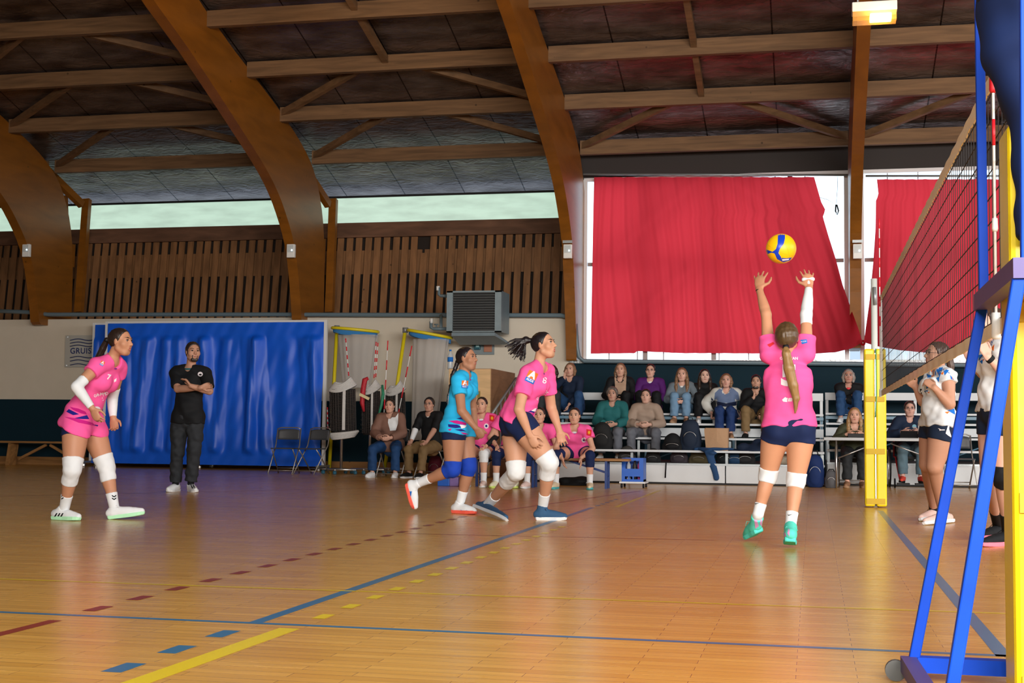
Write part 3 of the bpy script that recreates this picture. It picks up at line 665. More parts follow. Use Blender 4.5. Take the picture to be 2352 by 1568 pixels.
        if top.get('trim'):
            ring = [tuple(nck+(rm*math.cos(a)*nr+fm*math.sin(a)*nr*1.05)+up*(-.012-.035*max(0, math.sin(a)))+fm*.006) for a in np.linspace(0, 2*math.pi, 25)[:-1]]
            MB().tube(ring, .006, 6, closed=True).build('collar', top['trim'], O['top'], True)
        if top.get('under'):
            vol('undershirt', [Ell(nck+up*(-.045)+fm*.052*B, (rm, fm, up), V(.046, .024, .034)*B, k=.01)]+([Limb(mixv(pel, nck, .22)+fm*.135*B, nck+fm*.085-up*.06, [.055*B, .07*B, .055*B], flat=(fm, .5), k=.02)] if top.get('open') else []), h, top['under'], root)
    for q, t0, t1, m_ in sleeves: vol('arm_sleeve', limbcut(q, t0, t1, .004, (AR, FR), 'arm'), h, m_, root, .001, wrinkle(up, 3, 60))
    if pads:
        for q in pads.get('legs', 'LR'):
            kn = J['k'+q]; dk = nrm(np.cross(J['k'+q]-J['h'+q], r1)); dk = dk if dk@fm > 0 else -dk; lo_, hi_ = pads.get('range', (.78, 1.28))
            pp = limbcut(q, lo_, hi_, .008, (TR, CR_), 'leg')
            sh_ = nrm(J['k'+q]-J['a'+q]); dk = nrm(dk-sh_*(dk@sh_)*.6); pp.append(Ell(kn+dk*.018*s, (nrm(np.cross(dk, sh_)), dk, nrm(sh_-dk*(sh_@dk))), V(.046, .036, .070)*s*legm**.5, k=.02))
            vol('knee_pad', pp, h, pads['m'], root, .0014, wrinkle(nrm(J['k'+q]-J['a'+q]), 6, 90))
    if socks:
        for q in 'LR':
            he, to = J['f'+q]
            O['sock'+q] = vol('sock', limbcut(q, 2-socks.get('h', .35), 2.02, .005, (TR, CR_), 'leg')+[Limb(J['a'+q], foot_up(J, q, .2, .06), [.039*s, .036*s], k=.01)], h, socks['m'], root)
    if shoe:
        for q in 'LR':
            he, to = J['f'+q]; fd = nrm(to-he); an = J['a'+q]; su = an-he; su = nrm(su-fd*(su@fd)); L = np.linalg.norm(to-he)
            g_ = lambda t, z: he+fd*(L*t)+su*z
            sp = [Limb(g_(.02, .052), g_(.97, .036), np.array([.038, .043, .045, .044, .040, .030])*s, flat=(nrm(np.cross(fd, su)), .92), k=.012, clip=[(g_(0, .022), -su)]),
                  Limb(g_(.14, .05), mixv(g_(.14, .05), an, .9)+su*shoe.get('high', .0), np.array([.044, .047])*s, k=.02, clip=[(mixv(g_(.14, .05), an, .85)+su*shoe.get('high', .0), nrm(an-g_(.14, .05)))]), Limb(g_(.3, .062), g_(.6, .05), np.array([.036, .034])*s, k=.02)]
            so = vol('shoe', sp, min(h, .0065), shoe['m'], root)
            so2 = MB(); prof = [(-.03, .026), (.0, .036), (.2, .041), (.45, .040), (.7, .047), (.88, .043), (.98, .030), (1.05, .012)]
            sd = nrm(np.cross(fd, su)); pts = [he+fd*(L*t)+sd*w__*s for t, w__ in prof]+[he+fd*(L*t)-sd*w__*s for t, w__ in prof[::-1]]; n_ = len(pts)
            lay = [-.002, .004, .024, .029]; vs = []
            for z, k2 in zip(lay, (.94, 1.0, 1.04, 1.0)):
                c0 = he+fd*L*.5
                for i, p in enumerate(pts):
                    t = (p-he)@fd/L; vs.append(tuple(c0+(p-c0)*k2+su*(z+.012*max(0, t-.75)*4*.4)))
            fs = [(i*n_+j, i*n_+(j+1) % n_, (i+1)*n_+(j+1) % n_, (i+1)*n_+j) for i in range(3) for j in range(n_)]+[tuple(range(n_))[::-1], tuple(3*n_+j for j in range(n_))]
            so2.add(vs, fs); so2.build('sole', shoe['sole'], so, False)
            if h < .0075:
                lc = MB()
                for t in (.36, .46, .56): lc.tube([g_(t, .068)+sd*.034, g_(t+.01, .096-.03*(t-.3))+sd*.008, g_(t+.02, .096-.03*(t-.3))-sd*.008, g_(t, .068)-sd*.034], .0035, 5)
                lc.tube([g_(.3, .1), g_(.26, .115)+sd*.03, g_(.34, .09)+sd*.05], .0025, 5); lc.tube([g_(.3, .1), g_(.26, .112)-sd*.03, g_(.36, .085)-sd*.045], .0025, 5)
                lc.build('laces', shoe.get('lace', WPL), so, True)
            O['shoe'+q] = so
    return O
# ------------------------------------------------------------------ people on the court
def PX(u, v, Y): return np.array(at(u, v, Y))
def FX(u, v, z=0.0): return np.array(fl(u, v, z))
def J_(**k): return {a: (np.asarray(b, float) if not isinstance(b, tuple) else tuple(np.asarray(c, float) for c in b)) for a, b in k.items()}
RTV = np.array(CR); FWV = nrm(np.array([fwd.x, fwd.y, 0])); ZV = V(0, 0, 1)
PINK = cloth('pink_jersey', (.90, .105, .36)); SKYB = cloth('sky_blue_jersey', (.02, .45, .82)); NAVY = cloth('navy_fabric', (.006, .016, .07)); NAVY2 = cloth('navy_dark_fabric', (.008, .018, .045))
WCL = cloth('white_fabric', (.74, .78, .82)); BCL = cloth('black_fabric', (.006, .007, .009)); PURP = cloth('purple_trim', (.22, .03, .28)); MAGN = cloth('magenta_print', (.55, .01, .22))
WPR = cloth('white_print', (.85, .80, .86)); ORNG = cloth('orange_print', (.80, .17, .02)); BLUP = cloth('blue_print', (.01, .16, .60)); INDG = cloth('indigo_print', (.012, .012, .22)); REDP = cloth('red_print', (.62, .02, .03)); YELP = cloth('gold_print', (.75, .36, .02))
ROYB = cloth('royal_blue_fabric', (.008, .05, .42)); TURQ = cloth('turquoise_mesh', (.10, .72, .58)); CORAL = cloth('coral_sole', (.85, .12, .08)); MINT = cloth('mint_sole', (.45, .85, .55))
DBRN = (.022, .012, .009)
def sponsor(t, c, sz, rot=0, cell=4):
    """orange and blue sleeve patch with a white A and the word below"""
    cs, sn = math.cos(rot), math.sin(rot); tr = lambda pts: [(c[0]+(x*cs+y*sn)*sz, c[1]+(-x*sn+y*cs)*sz) for x, y in pts]
    decal(t, ORNG, 'sponsor_patch', polys=[tr([(-.5, -.55), (.5, -.55), (.5, .2), (-.5, .2)])], cell=cell)
    decal(t, BLUP, 'sponsor_patch_band', polys=[tr([(-.5, .2), (.5, .2), (.5, .62), (-.5, .62)])], cell=cell)
    p = tr([(0.02, -.18)])[0]; decal(t, WPR, 'sponsor_letter', text='A', pos=p, size=sz*1.0, rot=rot, bold=.05*sz, off=.006, cell=cell)
    p = tr([(0, .38)])[0]; decal(t, WPR, 'sponsor_word', text='AUDE', pos=p, size=sz*.33, rot=rot, bold=.01*sz, squash=.9, off=.006, cell=cell)
# --- player on the left, pink, number 7
Y1, Y1b = 5.22, 5.62
J1 = J_(hR=PX(175, 972, 5.30), hL=PX(207, 972, 5.55), pel=PX(186, 950, 5.43), nck=PX(257, 826, 5.42), sR=PX(222, 843, 5.26), sL=PX(274, 842, 5.58), hd=PX(277, 785, 5.41),
        eR=PX(176, 888, 5.08), wR=PX(212, 938, 5.10), gR=PX(232, 978, 5.12), eL=PX(258, 918, 5.72), wL=PX(260, 960, 5.66), gL=PX(266, 1003, 5.62),
        kR=PX(166, 1078, 5.20), aR=PX(148, 1166, 5.24), kL=PX(244, 1070, 5.58), aL=PX(262, 1163, 5.68), fR=(FX(124, 1193), FX(180, 1196)), fL=(FX(252, 1192), FX(252, 1192)+RTV*.29+V(0, 0, .035)))
def fixank(J):
    for q in 'LR':
        he, to = J['f'+q]; a = J['a'+q]; t = (he*.8+to*.2)[1]; J['a'+q] = CAMV+(a-CAMV)*((t-CY)/(a[1]-CY))
CAMV = np.array(CAMP); fixank(J1)
f1_ = nrm(RTV*.93-FWV*.25+ZV*-.02)
tlp = [PX(246, 780, 5.44), PX(236, 800, 5.46), PX(222, 830, 5.47), PX(208, 850, 5.44), PX(196, 878, 5.40)]
O1 = person(J1, 'player in pink sleeveless jersey with white arm sleeves, leaning forward at the far left', h=.0062, s=1.0, legm=1.2, armm=1.08, bulk=1.0, face=f1_, hs=1.03, skinc=(.50, .24, .14), mouth=1.3,
            top=dict(m=PINK, inf=.018, hem=.135, sleeve=.30, sinf=.018, trim=PURP, prof=[.182, .182, .170, .162, .162, .170, .165, .125, .07], wr=.006, name='jersey', hemtilt=-.1), bot=dict(m=NAVY, len=.30, waist=.02), pads=dict(m=WCL, range=(.76, 1.36)),
            socks=dict(m=WCL, h=.34), shoe=dict(m=WCL, sole=MINT), sleeves=[('R', .62, 1.93, WCL), ('L', .62, 1.93, WCL)],
            hair=dict(mat='hair_dark_brown', c=DBRN, lift=.007, tail=dict(pts=tlp, r=[.022, .030, .030, .024, .008])), hands=dict(R=dict(curl=.3, spread=.4), L=dict(curl=.35, spread=.4)))
t1 = O1['top']
decal(t1, WPR, 'jersey_number', text='7', pos=(250, 866), size=16, rot=-.25, bold=.6, cell=4)
decal(t1, WPR, 'jersey_emblem', polys=[[(262, 872), (268, 868), (267, 875), (262, 878)]], cell=3)
for i, ch in enumerate('GRAND SU'):
    a = -0.75+i*.20
    if ch != ' ': decal(t1, WPR, 'jersey_lettering', text=ch, pos=(219+i*6.6, 909-5.5*math.sin(i*.45)), size=9, rot=.75-i*.11, bold=.25, cell=4)
for a in range(8): decal(t1, WPR, 'jersey_sun', polys=[[(242+5*math.cos(a*.785), 914+5*math.sin(a*.785)), (242+8*math.cos(a*.785+.18), 914+8*math.sin(a*.785+.18)), (242+8*math.cos(a*.785-.1), 914+8*math.sin(a*.785-.1))]], cell=4)
decal(t1, WPR, 'jersey_badge', polys=[[(222+9*math.cos(a), 939+6*math.sin(a)) for a in np.linspace(0, 6.28, 13)[:-1]]], cell=4)
decal(t1, INDG, 'hem_print', polys=[[(152, 945), (158, 939), (182, 951), (168, 953)], [(170, 960), (200, 953), (205, 962), (190, 962)], [(212, 974), (226, 976), (224, 979)]], cell=5)
decal(t1, MAGN, 'hem_print', polys=[[(160, 934), (180, 938), (196, 945), (200, 952), (186, 949), (168, 941)], [(148, 957), (175, 960), (212, 970), (220, 978), (180, 970)], [(226, 900), (216, 930), (236, 935), (250, 926), (262, 890), (240, 892)]][:2], cell=5)
sponsor(t1, (235, 834), 9, -.5)
decal(O1['shoeR'], BCL, 'shoe_stripes', polys=[[(129+i*7, 1178), (132+i*7, 1178), (126+i*7, 1190), (122+i*7, 1189)] for i in range(3)], cell=4)
for c in ((141, 1141), (262, 1142)):
    q = O1['sockR'] if c[0] < 200 else O1['sockL']
    decal(q, BCL, 'sock_chevrons', polys=[[(c[0]-5, c[1]-6+k), (c[0], c[1]-3+k), (c[0]+5, c[1]-6+k), (c[0]+5, c[1]-3+k), (c[0], c[1]+k), (c[0]-5, c[1]-3+k)] for k in (0, 6)], cell=4)
# --- pink number 8, striding in the middle
J8 = J_(hR=PX(1197, 972, 6.56), hL=PX(1182, 972, 6.80), pel=PX(1186, 950, 6.68), nck=PX(1238, 840, 6.66), sR=PX(1210, 859, 6.50), sL=PX(1255, 853, 6.82), hd=PX(1249, 793, 6.66),
        eR=PX(1192, 940, 6.36), wR=PX(1217, 1000, 6.42), gR=PX(1242, 1042, 6.44), eL=PX(1266, 935, 6.92), wL=PX(1285, 990, 6.86), gL=PX(1296, 1035, 6.80),
        kR=PX(1262, 1062, 6.58), aR=PX(1247, 1158, 6.78), kL=PX(1186, 1083, 6.70), aL=PX(1121, 1158, 6.66), fR=(FX(1233, 1194), FX(1298, 1195)), fL=(FX(1090, 1180)+V(0, 0, .05), FX(1156, 1196)))
fixank(J8)
f8 = nrm(RTV*.90-FWV*.42+ZV*.16)
T0 = PX(1222, 782, 6.72)
def pt8(u, v, dy=0): return PX(u, v, 6.72+dy)
_r8 = random.Random(3); ST8 = []
for i in range(30):
    t = i/29; a8 = math.radians(176+t*92); L8 = _r8.uniform(34, 50); dy8 = _r8.uniform(-.05, .05)
    ST8.append([pt8(1213, 781, dy8*.2), pt8(1197+9*t, 779+9*t, dy8*.6), pt8(1205+L8*.62*math.cos(a8)+3, 783-L8*.62*math.sin(a8)-3, dy8), pt8(1206+L8*math.cos(a8)*(1 if t > .2 else .95), 785-L8*math.sin(a8)*.95, dy8*1.3)])
O8 = person(J8, 'player in pink number 8 jersey striding right with dark ponytail flying', h=.0062, s=1.03, legm=1.28, armm=1.18, bulk=1.10, face=f8, hs=1.06, skinc=(.56, .29, .18), mouth=.8, gaze=nrm(RTV*.8-FWV*.3+ZV*.35),
            top=dict(m=PINK, inf=.014, thigh=0, hem=.085, sleeve=.62, sinf=.016, sflare=.016, trim=PURP, prof=[.19, .19, .172, .160, .160, .168, .160, .125, .07], wr=.006, name='jersey', seed=8), bot=dict(m=NAVY, len=.27, waist=.02), pads=dict(m=WCL, range=(.80, 1.34)),
            socks=dict(m=WCL, h=.27), shoe=dict(m=cloth('blue_grey_shoe', (.03, .09, .19)), sole=WCL, lace=BCL), bust=1.15,
            hair=dict(mat='hair_black', c=(.010, .007, .010), lift=.007, tail=dict(pts=[T0, pt8(1208, 781), pt8(1190, 789)], r=[.020, .034, .030],
                 strands=ST8)),
            hands=dict(R=dict(curl=.3, spread=.6), L=dict(curl=.15, spread=.7)))
t8 = O8['top']
sponsor(t8, (1221, 865), 23, -.45)
decal(t8, WPR, 'jersey_number', text='8', pos=(1251, 874), size=20, rot=-.15, bold=.15, cell=4)
for i, ch in enumerate('GRAN'): decal(t8, WPR, 'jersey_lettering', text=ch, pos=(1236+i*6.5, 916-i*5), size=9, rot=.7, bold=.2, cell=4)
decal(t8, INDG, 'hem_print', polys=[[(1212, 945), (1230, 939), (1246, 933), (1242, 941), (1226, 948)]], cell=5)
decal(t8, WPR, 'hem_print_edge', polys=[[(1220, 943), (1230, 937), (1234, 941), (1240, 937), (1238, 942), (1228, 945)]], cell=4, off=.006)
decal(t8, MAGN, 'hem_print', polys=[[(1200, 951), (1243, 947), (1240, 956), (1208, 960)]], cell=5)
decal(t8, WPR, 'hem_lettering', text='OO', pos=(1229, 955), size=8, rot=.1, bold=.5, cell=4)
# --- libero in sky blue
JB = J_(hR=PX(1043, 985, 7.28), hL=PX(1060, 985, 7.52), pel=PX(1046, 968, 7.40), nck=PX(1066, 858, 7.42), sR=PX(1053, 874, 7.26), sL=PX(1080, 871, 7.58), hd=PX(1072, 824, 7.42),
        eR=PX(1060, 943, 7.16), wR=PX(1093, 983, 7.14), gR=PX(1113, 1010, 7.16), eL=PX(1085, 940, 7.68), wL=PX(1092, 985, 7.60), gL=PX(1098, 1018, 7.56),
        kR=PX(1040, 1078, 7.26), aR=PX(966, 1107, 7.36), kL=PX(1077, 1073, 7.46), aL=PX(1058, 1150, 7.50), fR=(PX(932, 1112, 7.36), PX(946, 1166, 7.38)), fL=(FX(1042, 1178), FX(1090, 1181)))
fixank(JB)
fb = nrm(RTV*.88-FWV*.42+ZV*.08)
bz = [PX(1052, 830, 7.46), PX(1046, 845, 7.46), PX(1040, 862, 7.44), PX(1036, 885, 7.42), PX(1031, 908, 7.40), PX(1026, 925, 7.38)]
OB = person(JB, 'player in sky blue jersey with long braid and royal blue knee pads, one foot lifted', h=.0062, s=1.0, legm=1.2, armm=1.12, bulk=1.0, face=fb, hs=1.0, skinc=(.40, .19, .11),
            top=dict(m=SKYB, inf=.014, hem=.13, sleeve=.50, sinf=.016, sflare=.012, trim=MAGN, prof=[.195, .185, .165, .150, .150, .16, .158, .12, .068], wr=.004, name='jersey', seed=5), bot=dict(m=NAVY, len=.28, waist=.02), pads=dict(m=ROYB, range=(.80, 1.22)),
            socks=dict(m=WCL, h=.30), shoe=dict(m=WCL, sole=CORAL), bust=1.1,
            hair=dict(mat='hair_black', c=(.010, .007, .010), lift=.006, tail=dict(braid=True, pts=bz, r=[.022, .020, .024, .018, .015, .006])),
            hands=dict(R=dict(curl=1.0, spread=.2, thumb=.3), L=dict(curl=.6, spread=.2)))
tb = OB['top']; sponsor(tb, (1068, 882), 15, -.05)
decal(tb, WPR, 'jersey_number', polys=[[(1030, 897), (1033, 890), (1029, 930), (1026, 931)]], cell=5)
decal(tb, MAGN, 'hem_print', polys=[[(1030, 966), (1050, 965), (1072, 971), (1070, 976), (1045, 972)], [(1028, 986), (1038, 983), (1034, 989)], [(1058, 992), (1070, 994), (1076, 998), (1064, 997)]], cell=4)
decal(tb, INDG, 'hem_print', polys=[[(1029, 974), (1050, 975), (1062, 981), (1046, 983), (1030, 980)], [(1048, 961), (1060, 958), (1070, 964)], [(1044, 986), (1060, 985), (1072, 990), (1058, 990)]], cell=4)
decal(tb, WPR, 'hem_print_edge', polys=[[(1056, 975), (1072, 977), (1068, 982), (1060, 984)]], cell=4, off=.006)
decal(OB['shoeR'], BLUP, 'shoe_swoosh', polys=[[(937, 1128), (940, 1140), (946, 1128), (943, 1144), (937, 1142)]], cell=4)
decal(OB['shoeL'], BLUP, 'shoe_swoosh', polys=[[(1057, 1170), (1064, 1173), (1074, 1171), (1064, 1176)]], cell=4)
# --- setter seen from behind
YS5 = 4.72
tS = FX(1814, 1256); tS2 = PX(1718, 1238, 5.05)
J5 = J_(hL=PX(1783, 985, YS5), hR=PX(1842, 985, YS5), pel=PX(1812, 960, YS5), nck=PX(1810, 822, YS5+.02), sL=PX(1766, 812, YS5+.02), sR=PX(1852, 812, YS5+.02), hd=PX(1807, 776, YS5-.02),
        eL=PX(1760, 722, YS5+.13), wL=PX(1744, 664, YS5+.28), gL=PX(1746, 617, YS5+.33), eR=PX(1852, 722, YS5+.13), wR=PX(1858, 660, YS5+.28), gR=PX(1853, 611, YS5+.33),
        kL=PX(1764, 1092, YS5+.08), aL=PX(1741, 1182, YS5+.06), kR=PX(1828, 1104, YS5-.0), aR=PX(1816, 1206, YS5-.10), fL=(PX(1744, 1222, 4.85), tS2), fR=(PX(1815, 1243, 4.42), tS+V(0, 0.0, .012)))
ht = [PX(1805, 796, YS5-.14), PX(1806, 812, YS5-.17), PX(1812, 845, YS5-.18), PX(1822, 885, YS5-.17), PX(1829, 915, YS5-.16), PX(1826, 948, YS5-.15)]
O5 = person(J5, 'setter in pink number 5 jersey seen from behind, both arms raised under the ball', h=.0056, s=1.0, legm=1.04, armm=1.0, bulk=1.02, face=nrm(V(.0, .86, .5)), headup=nrm(V(0, -.5, .86)), hs=1.03, skinc=(.56, .27, .155),
            top=dict(m=PINK, inf=.012, hem=.07, sleeve=.42, sinf=.018, sflare=.012, trim=PURP, prof=[.166, .166, .164, .162, .166, .173, .178, .162, .10], wr=.005, name='jersey', seed=4), bot=dict(m=NAVY, len=.26, waist=.06, inf=.008), pads=dict(m=WCL, range=(.84, 1.16)),
            socks=dict(m=WCL, h=.30), shoe=dict(m=TURQ, sole=cloth('aqua_sole', (.10, .70, .62)), lace=TURQ), sleeves=[('R', .74, 1.94, WCL)],
            hair=dict(mat='hair_golden_brown', c=(.085, .048, .02), lift=.010, fair=1, tail=dict(pts=ht, r=[.020, .030, .038, .034, .026, .006], flat=None, mat='hair_blond_tail', c=(.27, .155, .055))),
            hands=dict(R=dict(curl=.12, spread=1.3, thumb=1.2, pn=V(-.2, .75, .55), fr=.0086), L=dict(curl=.12, spread=1.7, thumb=1.2, pn=V(.2, .75, .55), fr=.0086)))
t5 = O5['top']
decal(t5, WPR, 'jersey_number', text='5', pos=(1812, 864), size=62, bold=3.5, cell=6, squash=1.15)
decal(t5, WPR, 'back_lettering', text='GRUISSAN', pos=(1812, 823), size=9, bold=.2, cell=4)
decal(t5, WPR, 'sponsor_mark', polys=[[(1796, 918), (1804, 911), (1802, 916), (1810, 914), (1804, 921), (1808, 923), (1799, 922)]], cell=4)
decal(t5, WPR, 'sponsor_lettering', text='illi', pos=(1815, 918), size=11, rot=0, bold=.5, cell=4, shear=.2)
decal(t5, BLUP, 'sleeve_patch', polys=[[(1838, 780), (1853, 779), (1855, 787), (1842, 790)]], cell=4); decal(t5, WPR, 'sleeve_patch_word', text='AUDE', pos=(1846, 784), size=5, rot=.1, cell=3, off=.006)
decal(t5, REDP, 'sleeve_patch', polys=[[(1762, 791), (1776, 785), (1779, 789), (1768, 797)]], cell=4)
for q, c in (('sockL', (1738, 1156)), ('sockR', (1814, 1182))):
    decal(O5[q], BCL, 'sock_swoosh', polys=[[(c[0]-6, c[1]-3), (c[0]-3, c[1]), (c[0]+8, c[1]-2), (c[0]-3, c[1]+2)]], cell=4)
for q, c in (('shoeL', (1740, 1200)), ('shoeR', (1803, 1222))):
    decal(O5[q], cloth('pink_lace_panel', (.62, .30, .55)), 'lace_panel', polys=[[(c[0]-8, c[1]-8), (c[0]-3, c[1]-10), (c[0]+3, c[1]+8), (c[0]-5, c[1]+14)], [(c[0]+8, c[1]-8), (c[0]+11, c[1]-6), (c[0]+10, c[1]+10), (c[0]+5, c[1]+2)]], cell=4)
# finger strapping and wristband
hw = J5['wR']; hg = J5['gR']; dd = nrm(hg-hw); q0 = hw+dd*.072
vol('finger_tape', [Limb(q0-RTV*.034-dd*.008, q0+RTV*.034-dd*.004, [.017], flat=(nrm(V(0, .8, .5)), 1), k=.002, clip=[(q0+dd*.010, dd), (q0-dd*.020, -dd)]), Limb(q0, q0-dd*.04-V(0, .008, 0), [.013], k=.002)], .004, WCL, O5['root'])
MB().tube([tuple(J5['wL']-nrm(J5['wL']-J5['eL'])*.015+RTV*.027*math.cos(a)+V(0, .8, -.3)*.026*math.sin(a)) for a in np.linspace(0, 6.28, 17)[:-1]], .0035, 5, closed=True).build('bracelet', BCL, O5['root'], True)
# --- coach
YC = 10.45
JC = J_(hR=PX(414, 958, YC), hL=PX(449, 958, YC), nck=PX(438, 846, YC), sR=PX(403, 856, YC), sL=PX(473, 858, YC), hd=PX(443, 808, YC-.03),
        eR=PX(408, 893, YC-.14), wR=PX(462, 890, YC-.26), gR=PX(480, 884, YC-.20), eL=PX(481, 898, YC-.12), wL=PX(438, 886, YC-.30), gL=PX(424, 868, YC-.30),
        kR=PX(408, 1035, YC-.03), aR=PX(403, 1112, YC), kL=PX(446, 1035, YC-.03), aL=PX(438, 1110, YC), fR=(FX(402, 1122), FX(402, 1132)+V(-.03, -.0, 0)), fL=(FX(432, 1122), FX(461, 1130)))
JC['fR'] = (JC['aR']*V(1, 1, 0)+V(.0, .07, .0), JC['aR']*V(1, 1, 0)+V(.0, -.2, .0)); JC['fL'] = (JC['aL']*V(1, 1, 0)+V(-.03, .06, .0), JC['aL']*V(1, 1, 0)+V(.15, -.16, .0))
OC = person(JC, 'bearded coach in black polo shirt standing with folded arms before the blue screen', sex='m', h=.0075, s=1.03, legm=1.02, armm=1.05, bulk=1.06, face=nrm(-FWV*.86+RTV*.5), hs=1.08, skinc=(.46, .24, .16), beard=(.03, .02, .017),
            top=dict(m=BCL, inf=.018, hem=.11, sleeve=.82, sinf=.014, sflare=.014, name='polo_shirt', wr=.005, neck=.06), bot=dict(m=cloth('charcoal_trousers', (.022, .025, .03)), len=1.93, inf=.012, flare=.012, minr=.055, waist=.0, name='trousers', wr=.008),
            socks=dict(m=BCL, h=.2), shoe=dict(m=WCL, sole=WCL), hair=dict(mat='hair_dark_brown', c=DBRN, lift=.010, short=1, line=.024), hands=dict(L=dict(curl=.25, spread=.3), R=dict(curl=.4, spread=.3)))
decal(OC['top'], WPR, 'club_badge', polys=[[(460+6*math.cos(a), 859+5.5*math.sin(a)) for a in np.linspace(0, 6.28, 13)[:-1]]], cell=4)
decal(OC['top'], BCL, 'club_badge_centre', polys=[[(460+3.6*math.cos(a), 860+2*math.sin(a)) for a in np.linspace(0, 6.28, 9)[:-1]]], cell=3, off=.006)
MB().tube([tuple(JC['nck']+V(math.cos(a)*.068, math.sin(a)*.068, .008+.02*math.sin(a))) for a in np.linspace(0, 6.28, 21)[:-1]], .016, 6, closed=True).build('polo_collar', cloth('teal_collar', (.03, .12, .14)), OC['top'], True)
decal(OC['shoeL'], BCL, 'shoe_stripes', polys=[[(437+i*5, 1112), (439+i*5, 1111), (444+i*5, 1121), (441+i*5, 1122)] for i in range(3)], cell=4)
# --- two white-shirted opponents beyond the net
def opponent(J, label, sc, extra, **k):
    O = person(J, label, h=.0066, s=sc, top=dict(m=WCL, inf=.019, sleeve=.20, sinf=.02, prof=k.pop('prof'), hem=k.pop('hem', .09), name='jersey', wr=.006, seed=9, trim=ORNG), bot=dict(m=NAVY2, len=k.pop('sl', .38), waist=-.02, inf=.008, flare=.01), **k)
    return O
YW1 = 7.45
JW = J_(hL=PX(2168, 975, YW1-.10), hR=PX(2146, 975, YW1+.12), pel=PX(2156, 958, YW1), nck=PX(2160, 853, YW1), sL=PX(2177, 866, YW1-.16), sR=PX(2144, 866, YW1+.16), hd=PX(2151, 815, YW1),
        eL=PX(2182, 928, YW1-.22), wL=PX(2146, 890, YW1-.26), gL=PX(2117, 866, YW1-.20), eR=PX(2120, 922, YW1+.2), wR=PX(2103, 888, YW1+.2), gR=PX(2082, 868, YW1+.16),
        kL=PX(2147, 1070, YW1-.10), aL=PX(2166, 1180, YW1-.06), kR=PX(2130, 1066, YW1+.12), aR=PX(2146, 1172, YW1+.14), fL=(FX(2186, 1200), FX(2127, 1206)), fR=(FX(2160, 1190), FX(2117, 1197)))
fixank(JW)
fw_ = nrm(-RTV*.95-FWV*.12+ZV*.1)
OW = opponent(JW, 'opponent in white jersey with blue triangles standing behind the net near its far post', 1.0, None, prof=[.17, .17, .165, .160, .158, .165, .16, .12, .065], face=fw_, hs=1.02, skinc=(.50, .26, .17), legm=1.28, armm=1.25, bulk=1.12,
              socks=dict(m=BCL, h=.12), shoe=dict(m=cloth('pale_pink_shoe', (.75, .52, .46)), sole=WCL, lace=BCL), glasses='dark', bust=1.1,
              hair=dict(mat='hair_mid_brown', c=(.06, .03, .02), lift=.010, tail=dict(pts=[PX(2172, 808, YW1+.03), PX(2180, 822, YW1+.04), PX(2184, 840, YW1+.04), PX(2186, 862, YW1+.02)], r=[.025, .036, .032, .012])), hands=dict(L=dict(curl=.5), R=dict(curl=.4)))
def tri(t, m, pts, cell=5):
    for p in pts: decal(t, m, 'triangle_print', polys=[p], cell=cell)
tw = OW['top']
tri(tw, BLUP, [[(2123, 878), (2140, 884), (2124, 896)], [(2122, 898), (2131, 895), (2129, 905)], [(2148, 845), (2166, 843), (2158, 866)], [(2140, 852), (2150, 851), (2150, 862)], [(2172, 850), (2184, 858), (2178, 856)], [(2176, 942), (2192, 938), (2194, 952)], [(2150, 868), (2158, 864), (2156, 878)], [(2166, 846), (2180, 850), (2170, 862)], [(2182, 860), (2192, 872), (2184, 870)], [(2128, 858), (2140, 862), (2132, 872)], [(2112, 868), (2122, 862), (2120, 874)]])
tri(tw, ORNG, [[(2160, 858), (2168, 852), (2166, 860)], [(2130, 901), (2135, 899), (2134, 903)], [(2168, 930), (2180, 926), (2178, 938)], [(2186, 862), (2190, 870), (2188, 872)], [(2152, 856), (2158, 852), (2157, 860)], [(2170, 946), (2182, 944), (2176, 950)], [(2136, 850), (2141, 848), (2141, 855)]])
decal(tw, BCL, 'jersey_number', text='5', pos=(2115, 902), size=22, bold=1, cell=5, squash=.5)
decal(OW['bot'], WPR, 'side_stripe', polys=[[(2182, 952), (2184, 952), (2180, 985), (2186, 1005), (2178, 1000), (2172, 995), (2178, 975)]], cell=5)
decal(OW['bot'], WPR, 'runner_mark', polys=[[(2154, 983), (2158, 984), (2161, 986), (2170, 986), (2170, 988), (2161, 988), (2158, 989), (2158, 986)]], cell=4)
YW2 = 5.10
JX = J_(hL=PX(2306, 945, YW2-.10), hR=PX(2280, 945, YW2+.12), pel=PX(2292, 925, YW2), nck=PX(2290, 790, YW2), sL=PX(2308, 805, YW2-.17), sR=PX(2272, 805, YW2+.16), hd=PX(2272, 742, YW2),
        eL=PX(2318, 868, YW2-.24), wL=PX(2268, 818, YW2-.30), gL=PX(2247, 768, YW2-.28), eR=PX(2258, 858, YW2+.26), wR=PX(2232, 830, YW2+.22), gR=PX(2214, 778, YW2+.2),
        kL=PX(2302, 1092, YW2-.10), aL=PX(2314, 1212, YW2-.06), kR=PX(2272, 1090, YW2+.12), aR=PX(2292, 1205, YW2+.14), fL=(FX(2330, 1250), FX(2260, 1256)), fR=(FX(2310, 1232), FX(2254, 1241)))
fixank(JX)
